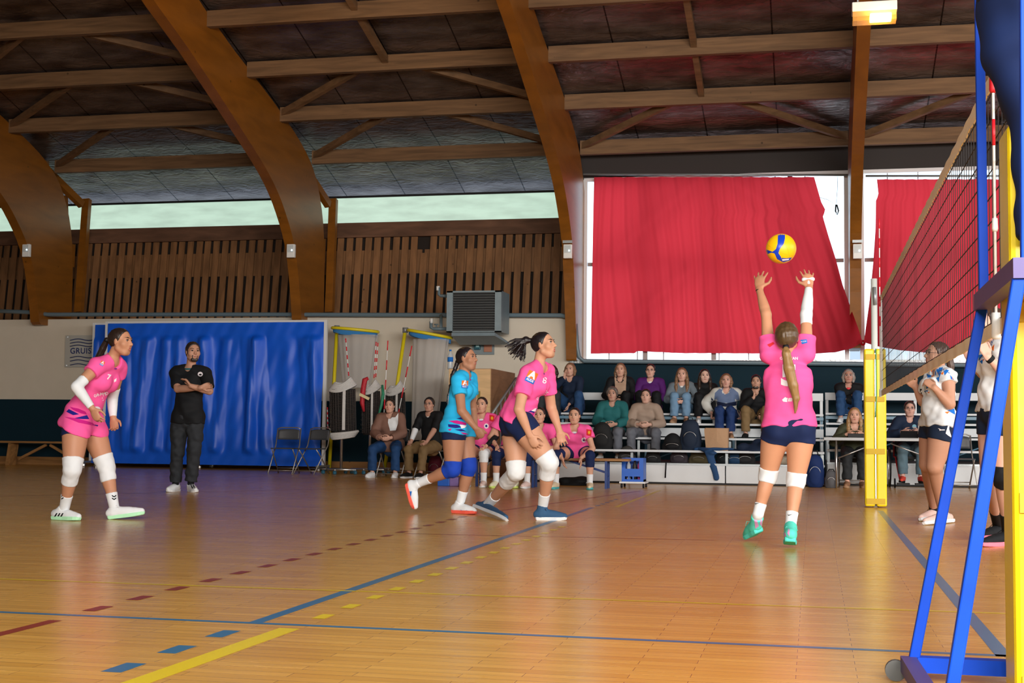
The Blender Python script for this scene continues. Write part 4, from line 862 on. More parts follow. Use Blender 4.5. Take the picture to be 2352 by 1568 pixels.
OX = opponent(JX, 'opponent in white jersey with black knee pad, standing behind the blue stand rails', 1.02, None, prof=[.165, .165, .162, .158, .158, .165, .16, .12, .065], hem=.07, face=nrm(-RTV*.97-FWV*.05+ZV*.15), hs=1.02, skinc=(.62, .36, .28), legm=1.06, armm=1.0, bulk=1.02,
              pads=dict(m=BCL, range=(.86, 1.16), legs='L'), socks=dict(m=BCL, h=.30), shoe=dict(m=BCL, sole=cloth('pink_sole', (.80, .20, .28)), lace=BCL),
              hair=dict(mat='hair_mid_brown', c=(.06, .03, .02), lift=.011, tail=dict(pts=[PX(2296, 740, YW2+.04), PX(2305, 762, YW2+.05), PX(2310, 785, YW2+.04), PX(2308, 800, YW2)], r=[.03, .036, .03, .015])), hands=dict(L=dict(curl=.25, spread=.6), R=dict(curl=.2, spread=.9)))
tx = OX['top']
tri(tx, BLUP, [[(2266, 780), (2284, 776), (2274, 800)], [(2247, 815), (2268, 812), (2248, 828)], [(2250, 830), (2258, 824), (2256, 836)], [(2286, 772), (2302, 778), (2296, 776)]]); tri(tx, ORNG, [[(2276, 800), (2284, 790), (2282, 806)], [(2256, 826), (2261, 824), (2259, 829)], [(2258, 776), (2266, 770), (2262, 782)]])
wd_ = nrm(JX['wL']-JX['eL']); wc = JX['wL']-wd_*.03
vol('wristwatch', [Limb(wc-wd_*.018, wc+wd_*.018, [.033], k=.002, clip=[(wc+wd_*.016, wd_), (wc-wd_*.016, -wd_)])], .005, BCL, OX['root'])
# ------------------------------------------------------------------ curtains
def ipl(t, ks):
    for (a, x), (b, y) in zip(ks, ks[1:]):
        if t <= b: return x+(y-x)*((t-a)/(b-a))
    return ks[-1][1]
def curtain(label, xl, xr, yt, yb, Yc, nf, amp, hook=None):
    def fn(s_, t):
        x = ipl(t, xl)*(1-s_)+ipl(t, xr)*s_; y = yt*(1-t)+ipl(s_, yb)*t
        ph = nf*(s_+.02*math.sin(9*s_+3*t))
        dep = amp*(math.sin(2*math.pi*ph)+.35*math.sin(2*math.pi*ph*2.3+1.7*t)+.3*math.sin(17*s_+5*t))*(.55+.45*t)
        hk = 0 if hook is None else max(0, 1-abs(s_-hook)/.35)**1.3*t**1.5*1.0
        p = at(x, y, Yc-hk); return (p.x, Yc-hk+dep*(1-hk)-.02, p.z)
    m = MB().sheet(fn, 260, 46); o = m.build('curtain', CURT, None, True)
    return tag(o, label, 'curtain', 'red window curtains')
curtain('wide red curtain drawn over the main window, its lower right corner gathered aside', [(0, 1365), (.15, 1363), (1, 1357)],
        [(0, 1870), (.15, 1886), (.2, 1896), (.24, 1890), (.35, 1902), (.5, 1920), (.65, 1935), (.8, 1955), (.92, 1972), (1, 1981)], 407, [(0, 812), (.16, 811), (.17, 806), (.33, 811), (.5, 811), (.66, 812), (.8, 813), (.9, 809), (.96, 800), (1, 786)], 20.42, 15, .032, 1)
curtain('red curtain in the window behind the volleyball net, gathered at its lower left corner', [(0, 2014), (.1, 2018), (.12, 2012), (.3, 2011), (.5, 2006), (.75, 1997), (1, 1984)],
        [(0, 2560), (1, 2560)], 412, [(0, 786), (.05, 795), (.14, 804), (.25, 810), (.45, 812), (1, 815)], 20.42, 17, .032, 0)
kt = at(1982, 787, 19.55); o = MB().tube([(kt.x+.03*math.cos(a), kt.y+.0, kt.z+.035*math.sin(a)) for a in np.linspace(0, 6.28, 13)[:-1]], .02, 6, closed=True).build('curtain_tie', CURT, None, True)
tag(o, 'knotted red tie holding both curtain corners against the timber arch', 'curtain tie')
a_ = at(1340, 400, 20.4); b_ = at(1955, 402, 20.4)
tag(MB().tube([a_, b_], .022, 8).build('curtain_rail', GMET, None, True), 'metal rail carrying the main red curtain above the window', 'curtain rail', 'curtain rails')
tag(MB().tube([at(1988, 404, 20.4), at(2560, 404, 20.4)], .022, 8).build('curtain_rail', GMET, None, True), 'metal rail carrying the curtain behind the volleyball net', 'curtain rail', 'curtain rails')
p = at(1922, 486, 20.5); o = MB().tube([at(1870, 450, 20.5), at(1900, 458, 20.5), at(1921, 470, 20.5), at(1923, 440, 20.5), at(1924, 405, 20.42)], .004, 5).tube([at(1920, 470, 20.5), at(1919, 485, 20.5), at(1923, 493, 20.5), at(1926, 484, 20.5), at(1922, 470, 20.5)], .014, 6).build('cord_coil', BLACK, None, True)
tag(o, 'dark cord with a hanging hook in the bare corner of the main window', 'cord')
# ------------------------------------------------------------------ pipe, heater, boards on the wall
o = MB().tube([at(-30, 713, 19.86), at(70, 717, 19.86), at(110, 722, 19.86), at(600, 722, 19.86), at(1290, 724, 19.86), at(1310, 730, 19.85), at(1322, 745, 19.85), at(1326, 800, 19.85), at(1330, 820, 19.85), at(1342, 829, 19.86), at(2000, 836, 19.86), at(2600, 842, 19.86)], .042, 10).build('heating_pipe', PIPE, None, True)
tag(o, 'long grey heating pipe running under the slatted boards and below the windows', 'pipe')
YH = 19.0
hx0, hz1 = xz(1040, 668, YH); hx1, hz0 = xz(1136, 762, YH)
e = empty('wall_heater', (hx0, YH, hz0), 'grey louvred fan heater box hanging high on the wall', 'heater')
d2 = at(1160, 768, YH+.55).x-at(1136, 762, YH).x
x0 = at(1026, 700, YH).x
MB().box(x0, hx1+.12, YH+.05, YH+.70, hz0, hz1).build('casing', HEAT, e, bevel=.01)
fr = MB(); fr.box(x0, hx0, YH, YH+.05, hz0, hz1); fr.box(hx1-.0, hx1+.12, YH, YH+.05, hz0, hz1); fr.box(x0, hx1+.12, YH, YH+.05, hz1-.03, hz1); fr.box(x0, hx1+.12, YH, YH+.05, hz0, hz0+.02)
fr.build('front_frame', mat('heater_face', (.22, .29, .33), .4, noise=.2), e)
MB().box(hx0, hx1, YH+.042, YH+.049, hz0, hz1).build('louvre_back', DARKR, e)
for k in range(16):
    z = hz0+.03+(hz1-hz0-.07)*k/15; MB().add([(hx0, YH-.0, z), (hx1, YH-.0, z), (hx1, YH+.04, z+.028), (hx0, YH+.04, z+.028), (hx0, YH-.0, z-.005), (hx1, YH, z-.005), (hx1, YH+.04, z+.023), (hx0, YH+.04, z+.023)], [(0, 1, 2, 3), (7, 6, 5, 4), (0, 4, 5, 1), (2, 6, 7, 3)]).build('louvre', mat('louvre_grey', (.11, .12, .125), .4), e)
MB().add([(x0+.1, YH+.0, hz0-.01), (hx1, YH+.0, hz0-.01), (hx1+.15, YH+.6, hz0-.16), (x0+.1, YH+.6, hz0-.16), (x0+.1, YH, hz0-.07), (hx1, YH, hz0-.07), (hx1+.15, YH+.6, hz0-.2), (x0+.1, YH+.6, hz0-.2)], [(0, 1, 2, 3), (7, 6, 5, 4), (0, 4, 5, 1), (1, 5, 6, 2), (2, 6, 7, 3), (3, 7, 4, 0)]).build('hood', HEAT, e)
br = MB(); br.box(x0+.15, x0+.2, YH+.6, WY-.22, hz1-.1, hz1-.05); br.box(hx1-.1, hx1-.05, YH+.6, WY-.22, hz1-.1, hz1-.05); br.box(x0+.15, x0+.2, YH+.6, WY-.22, hz0, hz0+.05); br.box(hx1-.1, hx1-.05, YH+.6, WY-.22, hz0, hz0+.05); br.build('bracket', GMET, e)
pm = MB(); pm.tube([at(1008, 660, 19.4), at(1008, 676, 19.4), at(1012, 679, 19.4), at(1030, 680, 19.4)], .03, 8); pm.build('inlet_pipe', PIPE, e, True)
MB().tube([at(1006, 657, 19.4), at(1006, 667, 19.4)], .035, 8).build('air_valve', WPL, e, True)
pm = MB(); pm.tube([at(990, 738, 19.3), at(990, 752, 19.3), at(996, 755, 19.3), at(1030, 755, 19.3)], .032, 8); pm.tube([at(1013, 724, 19.6), at(1013, 753, 19.3)], .03, 8); pm.tube([at(1002, 745, 19.3), at(1002, 755, 19.3)], .012, 6); pm.tube([at(997, 745, 19.3), at(1007, 745, 19.3)], .012, 6); pm.build('return_pipe', PIPE, e, True)
MB().tube([at(991, 731, 19.3), at(991, 742, 19.3)], .033, 8).build('air_valve', WPL, e, True)
bx0, bz1 = xz(1085, 776, 19.97); bx1, bz0 = xz(1135, 814, 19.97)
e = empty('switch_board', (bx0, 19.97, bz0), 'grey mounting board with thermostat and brown junction plate under the wall heater', 'switch board')
MB().box(bx0, bx1, 19.955, 19.985, bz0, bz1).build('backboard', mat('board_grey', (.20, .25, .27), .5), e)
a = xz(1091, 783, 19.95); b = xz(1104, 803, 19.95); MB().box(a[0], b[0], 19.88, 19.955, b[1], a[1]).build('thermostat', mat('thermostat_dark', (.01, .09, .12), .4), e, bevel=.008)
a = xz(1093, 786, 19.87); b = xz(1100, 797, 19.87); MB().box(a[0], b[0], 19.87, 19.88, b[1], a[1]).build('dial_window', mat('dial_pale', (.45, .75, .8), .3), e)
a = xz(1112, 789, 19.95); b = xz(1130, 808, 19.95); MB().box(a[0], b[0], 19.93, 19.955, b[1], a[1]).build('junction_plate', mat('terracotta_plate', (.42, .17, .10), .6), e, bevel=.004)
# emergency lights on the arches
for i, (u, v, X, nm) in enumerate(((60, 575, AX[1], 'leftmost timber arch'), (668, 576, AX[2], 'timber arch behind the blue screens'), (1304, 577, AX[3], 'arch left of the main red curtain'), (1970, 577, AX[4], 'arch between the red curtains'))):
    Yq = 19.16; x, z = xz(u, v, Yq); X = x+.03
    e = empty('emergency_light', (X, Yq, z), 'small white emergency light box fixed to the '+nm, 'emergency light', 'emergency lights on the arches')
    MB().box(X-.11, X+.05, Yq-.02, Yq+.06, z-.13, z+.13).build('case', WPL, e, bevel=.01); MB().box(X-.09, X+.03, Yq-.026, Yq-.02, z-.03, z+.11).build('lens', mat('prismatic_lens', (.55, .6, .62), .2), e)
    MB().lathe((X+.0, Yq-.03, z-.0), [(.012, 0), (.012, .02)], 8).build('indicator', mat('white_indicator', (.8, .95, 1), .3, emit=4), e)
    if i == 2 or i == 3:
        MB().box(X-.12, X+.06, Yq-.035, Yq-.028, z+.15, z+.2).build('wire_guard', GMET, e)
# roof lamps
def lamp(u, v, Y, label, col, lit, wd=.55, e_=18, pw=25):
    p = at(u, v, Y); e = empty('roof_lamp', tuple(p), label, 'roof lamp', 'lamps hanging under the roof')
    MB().box(p.x-wd/2, p.x+wd/2, p.y-.12, p.y+.12, p.z+.0, p.z+.12).build('housing', WMET, e, bevel=.01)
    MB().box(p.x-wd/2+.01, p.x+wd/2-.01, p.y-.11, p.y+.11, p.z-.12, p.z-.0).build('lens', mat('lamp_glass', (.50, .30, .10), .25, alpha=.45), e)
    MB().box(p.x-wd*.1, p.x+wd*.38, p.y-.09, p.y+.09, p.z-.10, p.z-.025).build('lamp_tube', mat('lamp_glow_'+label[:4], col, .3, emit=e_), e, bevel=.01)
    rd = MB(); 
    for sx in (-.2, .2): rd.box(p.x+sx-.01, p.x+sx+.01, p.y-.01, p.y+.01, p.z+.15, p.z+.55)
    rd.build('hanger', GMET, e)
    l = bpy.data.lights.new('lamp_light', 'POINT'); l.energy = pw; l.color = (1, .55, .12); l.shadow_soft_size = .15; lo = bpy.data.objects.new('lamp_light', l); C.objects.link(lo); lo.parent = e; lo.location = (.1, -.25, -.2)
lamp(2008, 30, 12.0, 'lit white roof lamp with warm yellow tube hanging before the arch', (1, .62, .12), True)
lamp(680, -38, 12.6, 'warm lit roof lamp cut off by the top edge above the heater bay', (1, .60, .10), True, pw=60)
lamp(45, -42, 12.6, 'pale lit roof lamp cut off at the top left corner', (.9, .95, 1), True, e_=10, pw=8)
lamp(1350, -44, 12.6, 'pale lit roof lamp cut off at the top near the middle arch', (1, .95, .85), True, e_=10, pw=8)
# town sign
sx0, sz1 = xz(151, 770, 19.97); sx1, sz0 = xz(248, 843, 19.97)
e = empty('town_sign', (sx0, 19.97, sz0), 'white metal sign with navy waves and town name beside the blue screen', 'sign')
bd = MB().box(sx0, sx1, 19.96, 19.985, sz0, sz1).build('plate', mat('sign_plate', (.46, .46, .43), .4), e)
SGN = mat('sign_navy', (.015, .035, .16), .5)
for row, vv in enumerate((780, 787, 794, 820, 828, 837)):
    q = [at(161+k*6, vv+1.8*math.sin(k*.75+2.4), 19.955) for k in range(14)]; MB().tube(q, .0095, 5).build('wave_line', SGN, bd, True)
tm = text_mesh('GRUISSAN', .165, .0025, 1.08); tm.transform(Matrix.Translation(at(202, 806, 19.952)) @ Matrix.Rotation(math.pi/2, 4, 'X')); link_mesh('sign_lettering', tm, SGN, bd, False)
for u, v in ((156, 774), (153, 839)): MB().tube([at(u, v, 19.955), at(u, v, 19.94)], .012, 8).build('screw', GMET, e)
# ------------------------------------------------------------------ blue screens on wheels
def screen(label, ul, ur, vt, vb, Y, seed):
    x0, zt_ = xz(ul, vt, Y); x1, _ = xz(ur, vt, Y); zb = xz((ul+ur)/2, vb, Y)[1]; zt_ = xz((ul+ur)/2, vt, Y)[1]
    e = empty('rolling_screen', ((x0+x1)/2, Y, 0), label, 'screen', 'blue sheet screens along the wall')
    for x in (x0, x1):
        MB().box(x-.03, x+.03, Y-.03, Y+.03, .1, zt_+.03).build('frame_post', WMET, e)
        MB().box(x-.03, x+.03, Y-.32, Y+.32, .07, .11).build('foot', GMET, e)
        for dy in (-.28, .28): MB().lathe((x, Y+dy, 0), [(.02, 0), (.045, .01), (.045, .05), (.02, .07)], 10).build('caster', STEEL, e)
    MB().box(x0, x1, Y-.02, Y+.02, zt_-.01, zt_+.03).build('frame_rail', WMET, e)
    rs = np.random.RandomState(seed); ph = rs.uniform(0, 6.3, 8)
    FOLD = [(rs.uniform(0, x1-x0), rs.uniform(-.45, .45), rs.uniform(.015, .05)) for _ in range(int((x1-x0)*6))]
    def fn(s_, t):
        x = x0+.03+(x1-x0-.06)*s_; z = zt_-.01-(zt_-zb)*t
        band = min(1, max(0, (t-.09)/.03))*min(1, max(0, (.93-t)/.04))
        u_ = s_*(x1-x0); sl_ = .25*math.sin(3*s_+ph[2])
        d = 0
        for (k_, sl1, am) in FOLD: d += am*max(0, math.cos(min(1.57, abs(x-x0-k_-sl1*(t-.1))/.09)))
        d = .6*d+.007*math.sin(11*(u_-.25*t)+ph[1])+.005*math.sin(19*u_+3*t+ph[3])
        w2 = .006*math.sin(9*u_+7*t)+.004*math.sin(23*u_+31*t)
        return (x, Y-.035-d*2.0*band-w2, z)
    MB().sheet(fn, 220, 70).build('sheet', TARP, e, True)
screen('long blue sheet screen in a white frame standing behind the coach', 247, 749, 740, 1066, 19.0, 3)
screen('second blue sheet screen half hidden behind the left end of the long one', 218, 480, 744, 1064, 19.55, 5)
# ------------------------------------------------------------------ bench at left
bz = at(100, 1013, 19.4).z
e = empty('wooden_bench', (-15.5, 19.4, 0), 'long low wooden bench against the navy wall at far left', 'bench')
MB().box(at(-60, 1013, 19.4).x, at(190, 1013, 19.4).x, 19.2, 19.55, bz-.04, bz).build('seat', PLANK, e, bevel=.008)
for u in (28, 185):
    x = at(u, 1040, 19.4).x; MB().bar((x+.04, 19.38, bz-.04), (x-.02, 19.38, 0), .05, .3, side=(1, 0, 0)).build('leg', PLANK, e)
x = at(45, 1040, 19.4).x; xm = at(110, 1020, 19.4).x; x2 = at(175, 1040, 19.4).x
MB().bar((x, 19.38, .12), (xm-.02, 19.38, bz-.07), .04, .05, side=(0, 1, 0)).build('brace', PLANK, e); MB().bar((x2, 19.38, .12), (xm+.06, 19.38, bz-.07), .04, .05, side=(0, 1, 0)).build('brace', PLANK, e)
# ------------------------------------------------------------------ folding chairs
CHM = mat('chair_seat_grey', (.06, .065, .075), .5); CHF = mat('chair_frame_metal', (.30, .28, .26), .35, metal=.6)
def chair_proto():
    e = empty('folding_chair', (0, 0, 0), 'x', 'chair')
    # local: front towards -Y
    back = MB(); 
    def fb(s_, t): x = -.2+.4*s_; return (x, .19+.03*(1-(2*s_-1)**2)+.03*t, .60+.19*t*(1-.12*(2*s_-1)**4))
    bk = MB().sheet(fb, 12, 4).build('backrest', CHM, e, True, solid=.012)
    MB().box(-.2, .2, -.2, .17, .435, .455).build('seat', CHM, e, bevel=.01)
    for sg in (-1, 1):
        MB().tube([(sg*.215, .24, .80), (sg*.22, .16, .5), (sg*.22, -.24, .0)], .011, 8).build('front_leg', CHF, e, True)
        MB().tube([(sg*.19, -.14, .44), (sg*.195, .0, .30), (sg*.195, .26, 0)], .011, 8).build('rear_leg', CHF, e, True)
    MB().tube([(-.215, .235, .79), (-.15, .25, .815), (.15, .25, .815), (.215, .235, .79)], .011, 8).build('top_rail', CHF, e, True)
    MB().tube([(-.22, -.19, .06), (.22, -.19, .06)], .008, 6).build('crossbar', CHF, e, True); MB().tube([(-.195, .21, .09), (.195, .21, .09)], .008, 6).build('crossbar', CHF, e, True)
    return e
cp = chair_proto(); first = True
def chair(x, y, rz, label, g='folding chairs'):
    global first
    o = cp if first else copy_tree(cp); first = False
    o.location = (x, y, 0); o.rotation_euler = (0, 0, rz); o['label'] = label; o['group'] = g
c1 = fl(652, 1090); c2 = fl(712, 1092)
chair(at(653, 1080, 17.35).x, 17.35, .06, 'empty grey folding chair, left one of the pair before the blue screen')
chair(at(716, 1080, 17.3).x, 17.3, -.28, 'empty grey folding chair, right one of the pair before the blue screen')
YB1 = 16.55
chair(at(898, 1080, YB1).x, YB1+.1, .0, 'folding chair under the woman in the brown blazer'); chair(at(985, 1080, YB1).x, YB1+.15, -.1, 'folding chair under the man in the dark sweater')
chair(at(2205, 1100, 15.9).x, 15.98, .1, 'empty folding chair beyond the blue stand rail on the right')
chair(at(1958, 1100, 16.0).x, 16.08, 0, 'folding chair under the girl behind the scorers table')
# ------------------------------------------------------------------ rolled nets on trolleys
NETW = mat('net_band_white', (.60, .60, .60), .8, noise=.15, nscale=30); NETB = netting_mat('rolled_net_black', (.012, .010, .012), .93)
def net_roll(u, vt, vb, r, Y, label, seed, bot=True):
    x, zt_ = xz(u, vt, Y); zb = xz(u, vb, Y)[1]; e = empty('net_trolley', (x, Y, 0), label, 'net trolley', 'rolled nets on trolleys'); rs = np.random.RandomState(seed)
    def body(s_, t):
        a = 2*math.pi*s_; rr = r*(.92+.08*math.sin(9*a+3*t)+.05*math.sin(23*a))*(1-.08*t); return (x+rr*math.cos(a)+.03*t, Y+rr*.6*math.sin(a), zt_-.1-(zt_-zb-.15)*t)
    MB().sheet(body, 60, 16).build('rolled_netting', mat('rolled_net_dark', (.010, .008, .008), .8, noise=.6, nscale=40, bump=.8, bscale=60), e, True)
    cords = MB()
    for k in range(14):
        a = -math.pi+k*math.pi/13; cords.tube([(x+r*1.02*math.cos(a)+.03*t, Y+r*.62*math.sin(a), zt_-.12-(zt_-zb-.2)*t) for t in (0, .25, .5, .75, 1)], .006, 4)
    for k in range(12):
        z = zt_-.14-(zt_-zb-.25)*k/11; cords.tube([(x+r*1.03*math.cos(a), Y+r*.63*math.sin(a), z+.03*math.sin(a*2+k)) for a in np.linspace(-math.pi, 0, 12)], .005, 4)
    cords.build('cords', mat('net_cord_brown', (.035, .026, .024), .7), e)
    for k in range(7):     # folds of the white top band
        MB().tube([(x+(r*1.05-.016*k)*math.cos(a), Y+(r*.66-.012*k)*math.sin(a), zt_-.10+.020*k+.05*math.cos(a-.4)+.03*math.cos(2*a)) for a in np.linspace(0, 6.283, 25)[:-1]], .020, 6, closed=True).build('white_band', NETW, e, True)
    if bot:
        for k in range(4): MB().tube([(x+(r*1.12-.02*k)*math.cos(a)+.03, Y+(r*.7-.012*k)*math.sin(a), zb+.05-.025*k+.03*math.sin(a*1+1)) for a in np.linspace(0, 6.283, 25)[:-1]], .028, 6, closed=True).build('white_band', NETW, e, True)
    MB().box(x+r*.25, x+r*.48, Y-r*.66, Y-r*.63, zb+.1, zt_-.12).build('side_band', NETW, e)
    MB().tube([(x, Y, .08), (x, Y, zt_)], .025, 8).build('pole', STEEL, e, True)
    bs = MB(); bs.tube([(x-.32, Y-.1, .08), (x+.32, Y-.1, .08)], .022, 8); bs.tube([(x, Y-.35, .08), (x, Y+.25, .08)], .022, 8); bs.build('base', STEEL, e, True)
    for dx, dy in ((-.3, -.1), (.3, -.1), (0, -.33), (0, .24)): MB().lathe((x+dx, Y+dy, 0), [(.015, 0), (.035, .01), (.035, .05), (.015, .07)], 10).build('caster', mat('caster_blue', (.02, .12, .2), .3), e)
    return e
net_roll(787, 880, 1000, .235, 17.6, 'black net rolled on a trolley beside the blue screen, white band on top and bottom', 1)
net_roll(852, 885, 1005, .17, 17.95, 'black rolled net with red and green straps hanging over it', 2, bot=False)
net_roll(908, 888, 985, .18, 18.45, 'rolled net behind the woman in the brown blazer', 3, bot=False)
p = at(841, 880, 17.65)
o = MB().tube([at(846, 868, 17.7), at(838, 872, 17.68), at(834, 895, 17.66), at(832, 925, 17.66), at(836, 945, 17.66)], [.03, .05, .05, .045, .02], 6).build('red_strap', mat('red_strap', (.45, .015, .03), .6, noise=.5, nscale=30), None, True); tag(o, 'bundle of red straps hanging over the middle net roll', 'strap')
o = MB().tube([at(878, 884, 17.7), at(880, 905, 17.66), at(876, 930, 17.66), at(868, 960, 17.66), at(864, 985, 17.66)], [.02, .03, .028, .02, .01], 6).build('green_rope', mat('green_rope', (.02, .22, .12), .6, noise=.5, nscale=30), None, True); tag(o, 'green rope hanging down beside the middle net roll', 'rope')
o = MB().bar(at(826, 905, 17.6), at(848, 916, 17.6), .02, .05).build('yellow_tape', mat('tape_cream', (.7, .6, .35), .6), None); tag(o, 'short cream tape end stuck across the red straps', 'tape')
for i, (u0, v0, u1, v1) in enumerate(((794, 777, 801, 863), (864, 785, 859, 868), (868, 787, 863, 866), (891, 782, 880, 985), (946, 794, 903, 1010), (752, 935, 753, 985))):
    a = at(u0, v0, 17.75); b = at(u1, v1, 17.75); e = empty('antenna_rod', tuple(b), ['leftmost', 'second', 'third', 'fourth', 'rightmost', 'lowest'][i]+' of the red and white antenna rods stored with the net rolls', 'antenna', 'stored antenna rods')
    MB().tube([a, b], .009, 6).build('rod', WPL, e, True)
    for k in range(0, 9, 2): MB().tube([a.lerp(b, k/9), a.lerp(b, (k+1)/9)], .0105, 6).build('red_band', RED, e, True)
# ball catcher stands
GAUZE = netting_mat('grey_gauze', (.60, .58, .56), .50); GZ2 = netting_mat('blue_gauze', (.03, .2, .5), .9)
def catcher(pt, pb, ra, rb, gx0, gx1, gv, Y, label, wide):
    b0 = at(*pb, Y); e = empty('ball_catcher', (b0.x, Y, 0), label, 'ball catcher', 'ball catchers with hoop and netting')
    t0 = at(*pt, Y); foot = b0+(b0-t0).normalized()*((b0.z-.05)/(t0.z-b0.z)*(t0-b0).length)
    MB().tube([t0, (foot.x, Y, .03)], .035, 10).build('pole', YMET, e, True)
    MB().box(foot.x-.25, foot.x+.25, Y-.2, Y+.2, 0, .05).build('base', BLACK, e)
    MB().tube([t0+Vector((0, 0, .04)), t0-Vector((0, 0, .06))], .055, 10).build('joint', GMET, e, True)
    a = at(*ra, Y-.1); b = at(*rb, Y+.1); c = (a+b)/2; ax_ = (b-a)/2; rr = ax_.length
    ring = [c+ax_*math.cos(t)+Vector((0, rr*.55*math.sin(t), 0))+Vector((0, 0, .0)) for t in np.linspace(0, 6.283, 33)[:-1]]
    MB().tube(ring, .03, 8, closed=True).build('hoop', YMET, e, True)
    MB().sheet(lambda s_, t: tuple(c+ax_*math.cos(6.283*s_)*.97+Vector((0, rr*.53*math.sin(6.283*s_), 0))+Vector((0, 0, -.02-.075*t*(1+.3*math.sin(20*s_))))), 48, 3).build('hoop_sleeve', GZ2, e, True)
    g0 = at(gx0[0], ra[1], Y); g1 = at(gx1[0], ra[1], Y); h0 = at(gx0[1], gv, Y); h1 = at(gx1[1], gv, Y)
    def gz(s_, t):
        l = Vector(g0).lerp(h0, t); r_ = Vector(g1).lerp(h1, t); cc = (l+r_)/2; w2 = (r_-l).length/2; zz = min(c.z-.1, 99)*(1-t)+max(h0.z, .05)*t
        a_ = 6.283*s_; q = w2*(1+.04*math.sin(11*a_)); return (cc.x+q*math.cos(a_), Y+q*.6*math.sin(a_), zz)
    MB().sheet(gz, 60, 14).build('netting', GAUZE, e, True)
catcher((774, 752), (767, 880), (764, 753), (868, 762), (778, 788), (868, 850), 890, 19.3, 'yellow hooped ball catcher with grey netting beside the blue screen', 1)
catcher((931, 757), (911, 890), (938, 758), (1037, 776), (950, 945), (1030, 1000), 1010, 19.2, 'yellow hooped ball catcher with long grey netting behind the seated man', 1)
# cabinet, bottle, stair rail
cx0, cz1 = xz(1030, 846, 17.0); cx1 = at(1128, 848, 17.0).x
e = empty('plywood_cabinet', ((cx0+cx1)/2, 17.6, 0), 'tall plywood storage box behind the sky blue player', 'cabinet')
MB().box(cx0, cx1, 17.03, 18.9, 0, cz1).build('body', DPLY, e); MB().box(cx0+.01, cx1-.01, 17.0, 17.03, .02, cz1-.01).build('door', PLY, e)
MB().box(at(1100, 905, 16.98).x-.02, at(1100, 905, 16.98).x+.02, 16.97, 17.0, at(1100, 915, 17).z, at(1100, 898, 17).z).build('handle', mat('brass_handle', (.3, .24, .06), .4, metal=.6), e)
kh = MB(); 
for v in (881, 891, 907): q = at(1093, v, 16.995); kh.tube([q, q+Vector((0, .004, 0))], .012, 8)
kh.build('bolt_heads', BLACK, e)
p = at(1034, 846, 17.3); e = empty('water_bottle', (p.x, 17.3, cz1), 'clear plastic water bottle with blue label on the plywood box', 'bottle')
MB().lathe((p.x, 17.3, cz1), [(.045, 0), (.05, .03), (.045, .12), (.05, .2), (.048, .24), (.02, .30), (.02, .32)], 14).build('bottle_body', mat('clear_plastic', (.55, .62, .68), .15, alpha=.6), e, True)
MB().lathe((p.x, 17.3, cz1+.13), [(.051, 0), (.051, .08)], 14).build('bottle_label', BLUP, e, True); MB().lathe((p.x, 17.3, cz1+.315), [(.021, 0), (.021, .025)], 10).build('bottle_cap', BLUP, e, True)
e = empty('stair_railing', tuple(at(1150, 1000, 17.0)), 'grey metal stair railing rising to the stands behind the striding player', 'railing')
ra_ = at(1118, 968, 16.6); rb_ = at(1186, 868, 17.6)
MB().tube([ra_, rb_], .022, 8).build('handrail', GMET, e, True)
MB().tube([ra_-Vector((0, 0, .75)), rb_-Vector((0, 0, .75))], .016, 8).build('bottom_rail', GMET, e, True)
for k in range(7): q = ra_.lerp(rb_, (k+.3)/7); MB().tube([q, q-Vector((0, 0, .75 if q.z > .8 else q.z))], .010, 6).build('baluster', GMET, e, True)
MB().tube([ra_, (ra_.x, ra_.y, 0)], .02, 8).build('post', GMET, e, True)
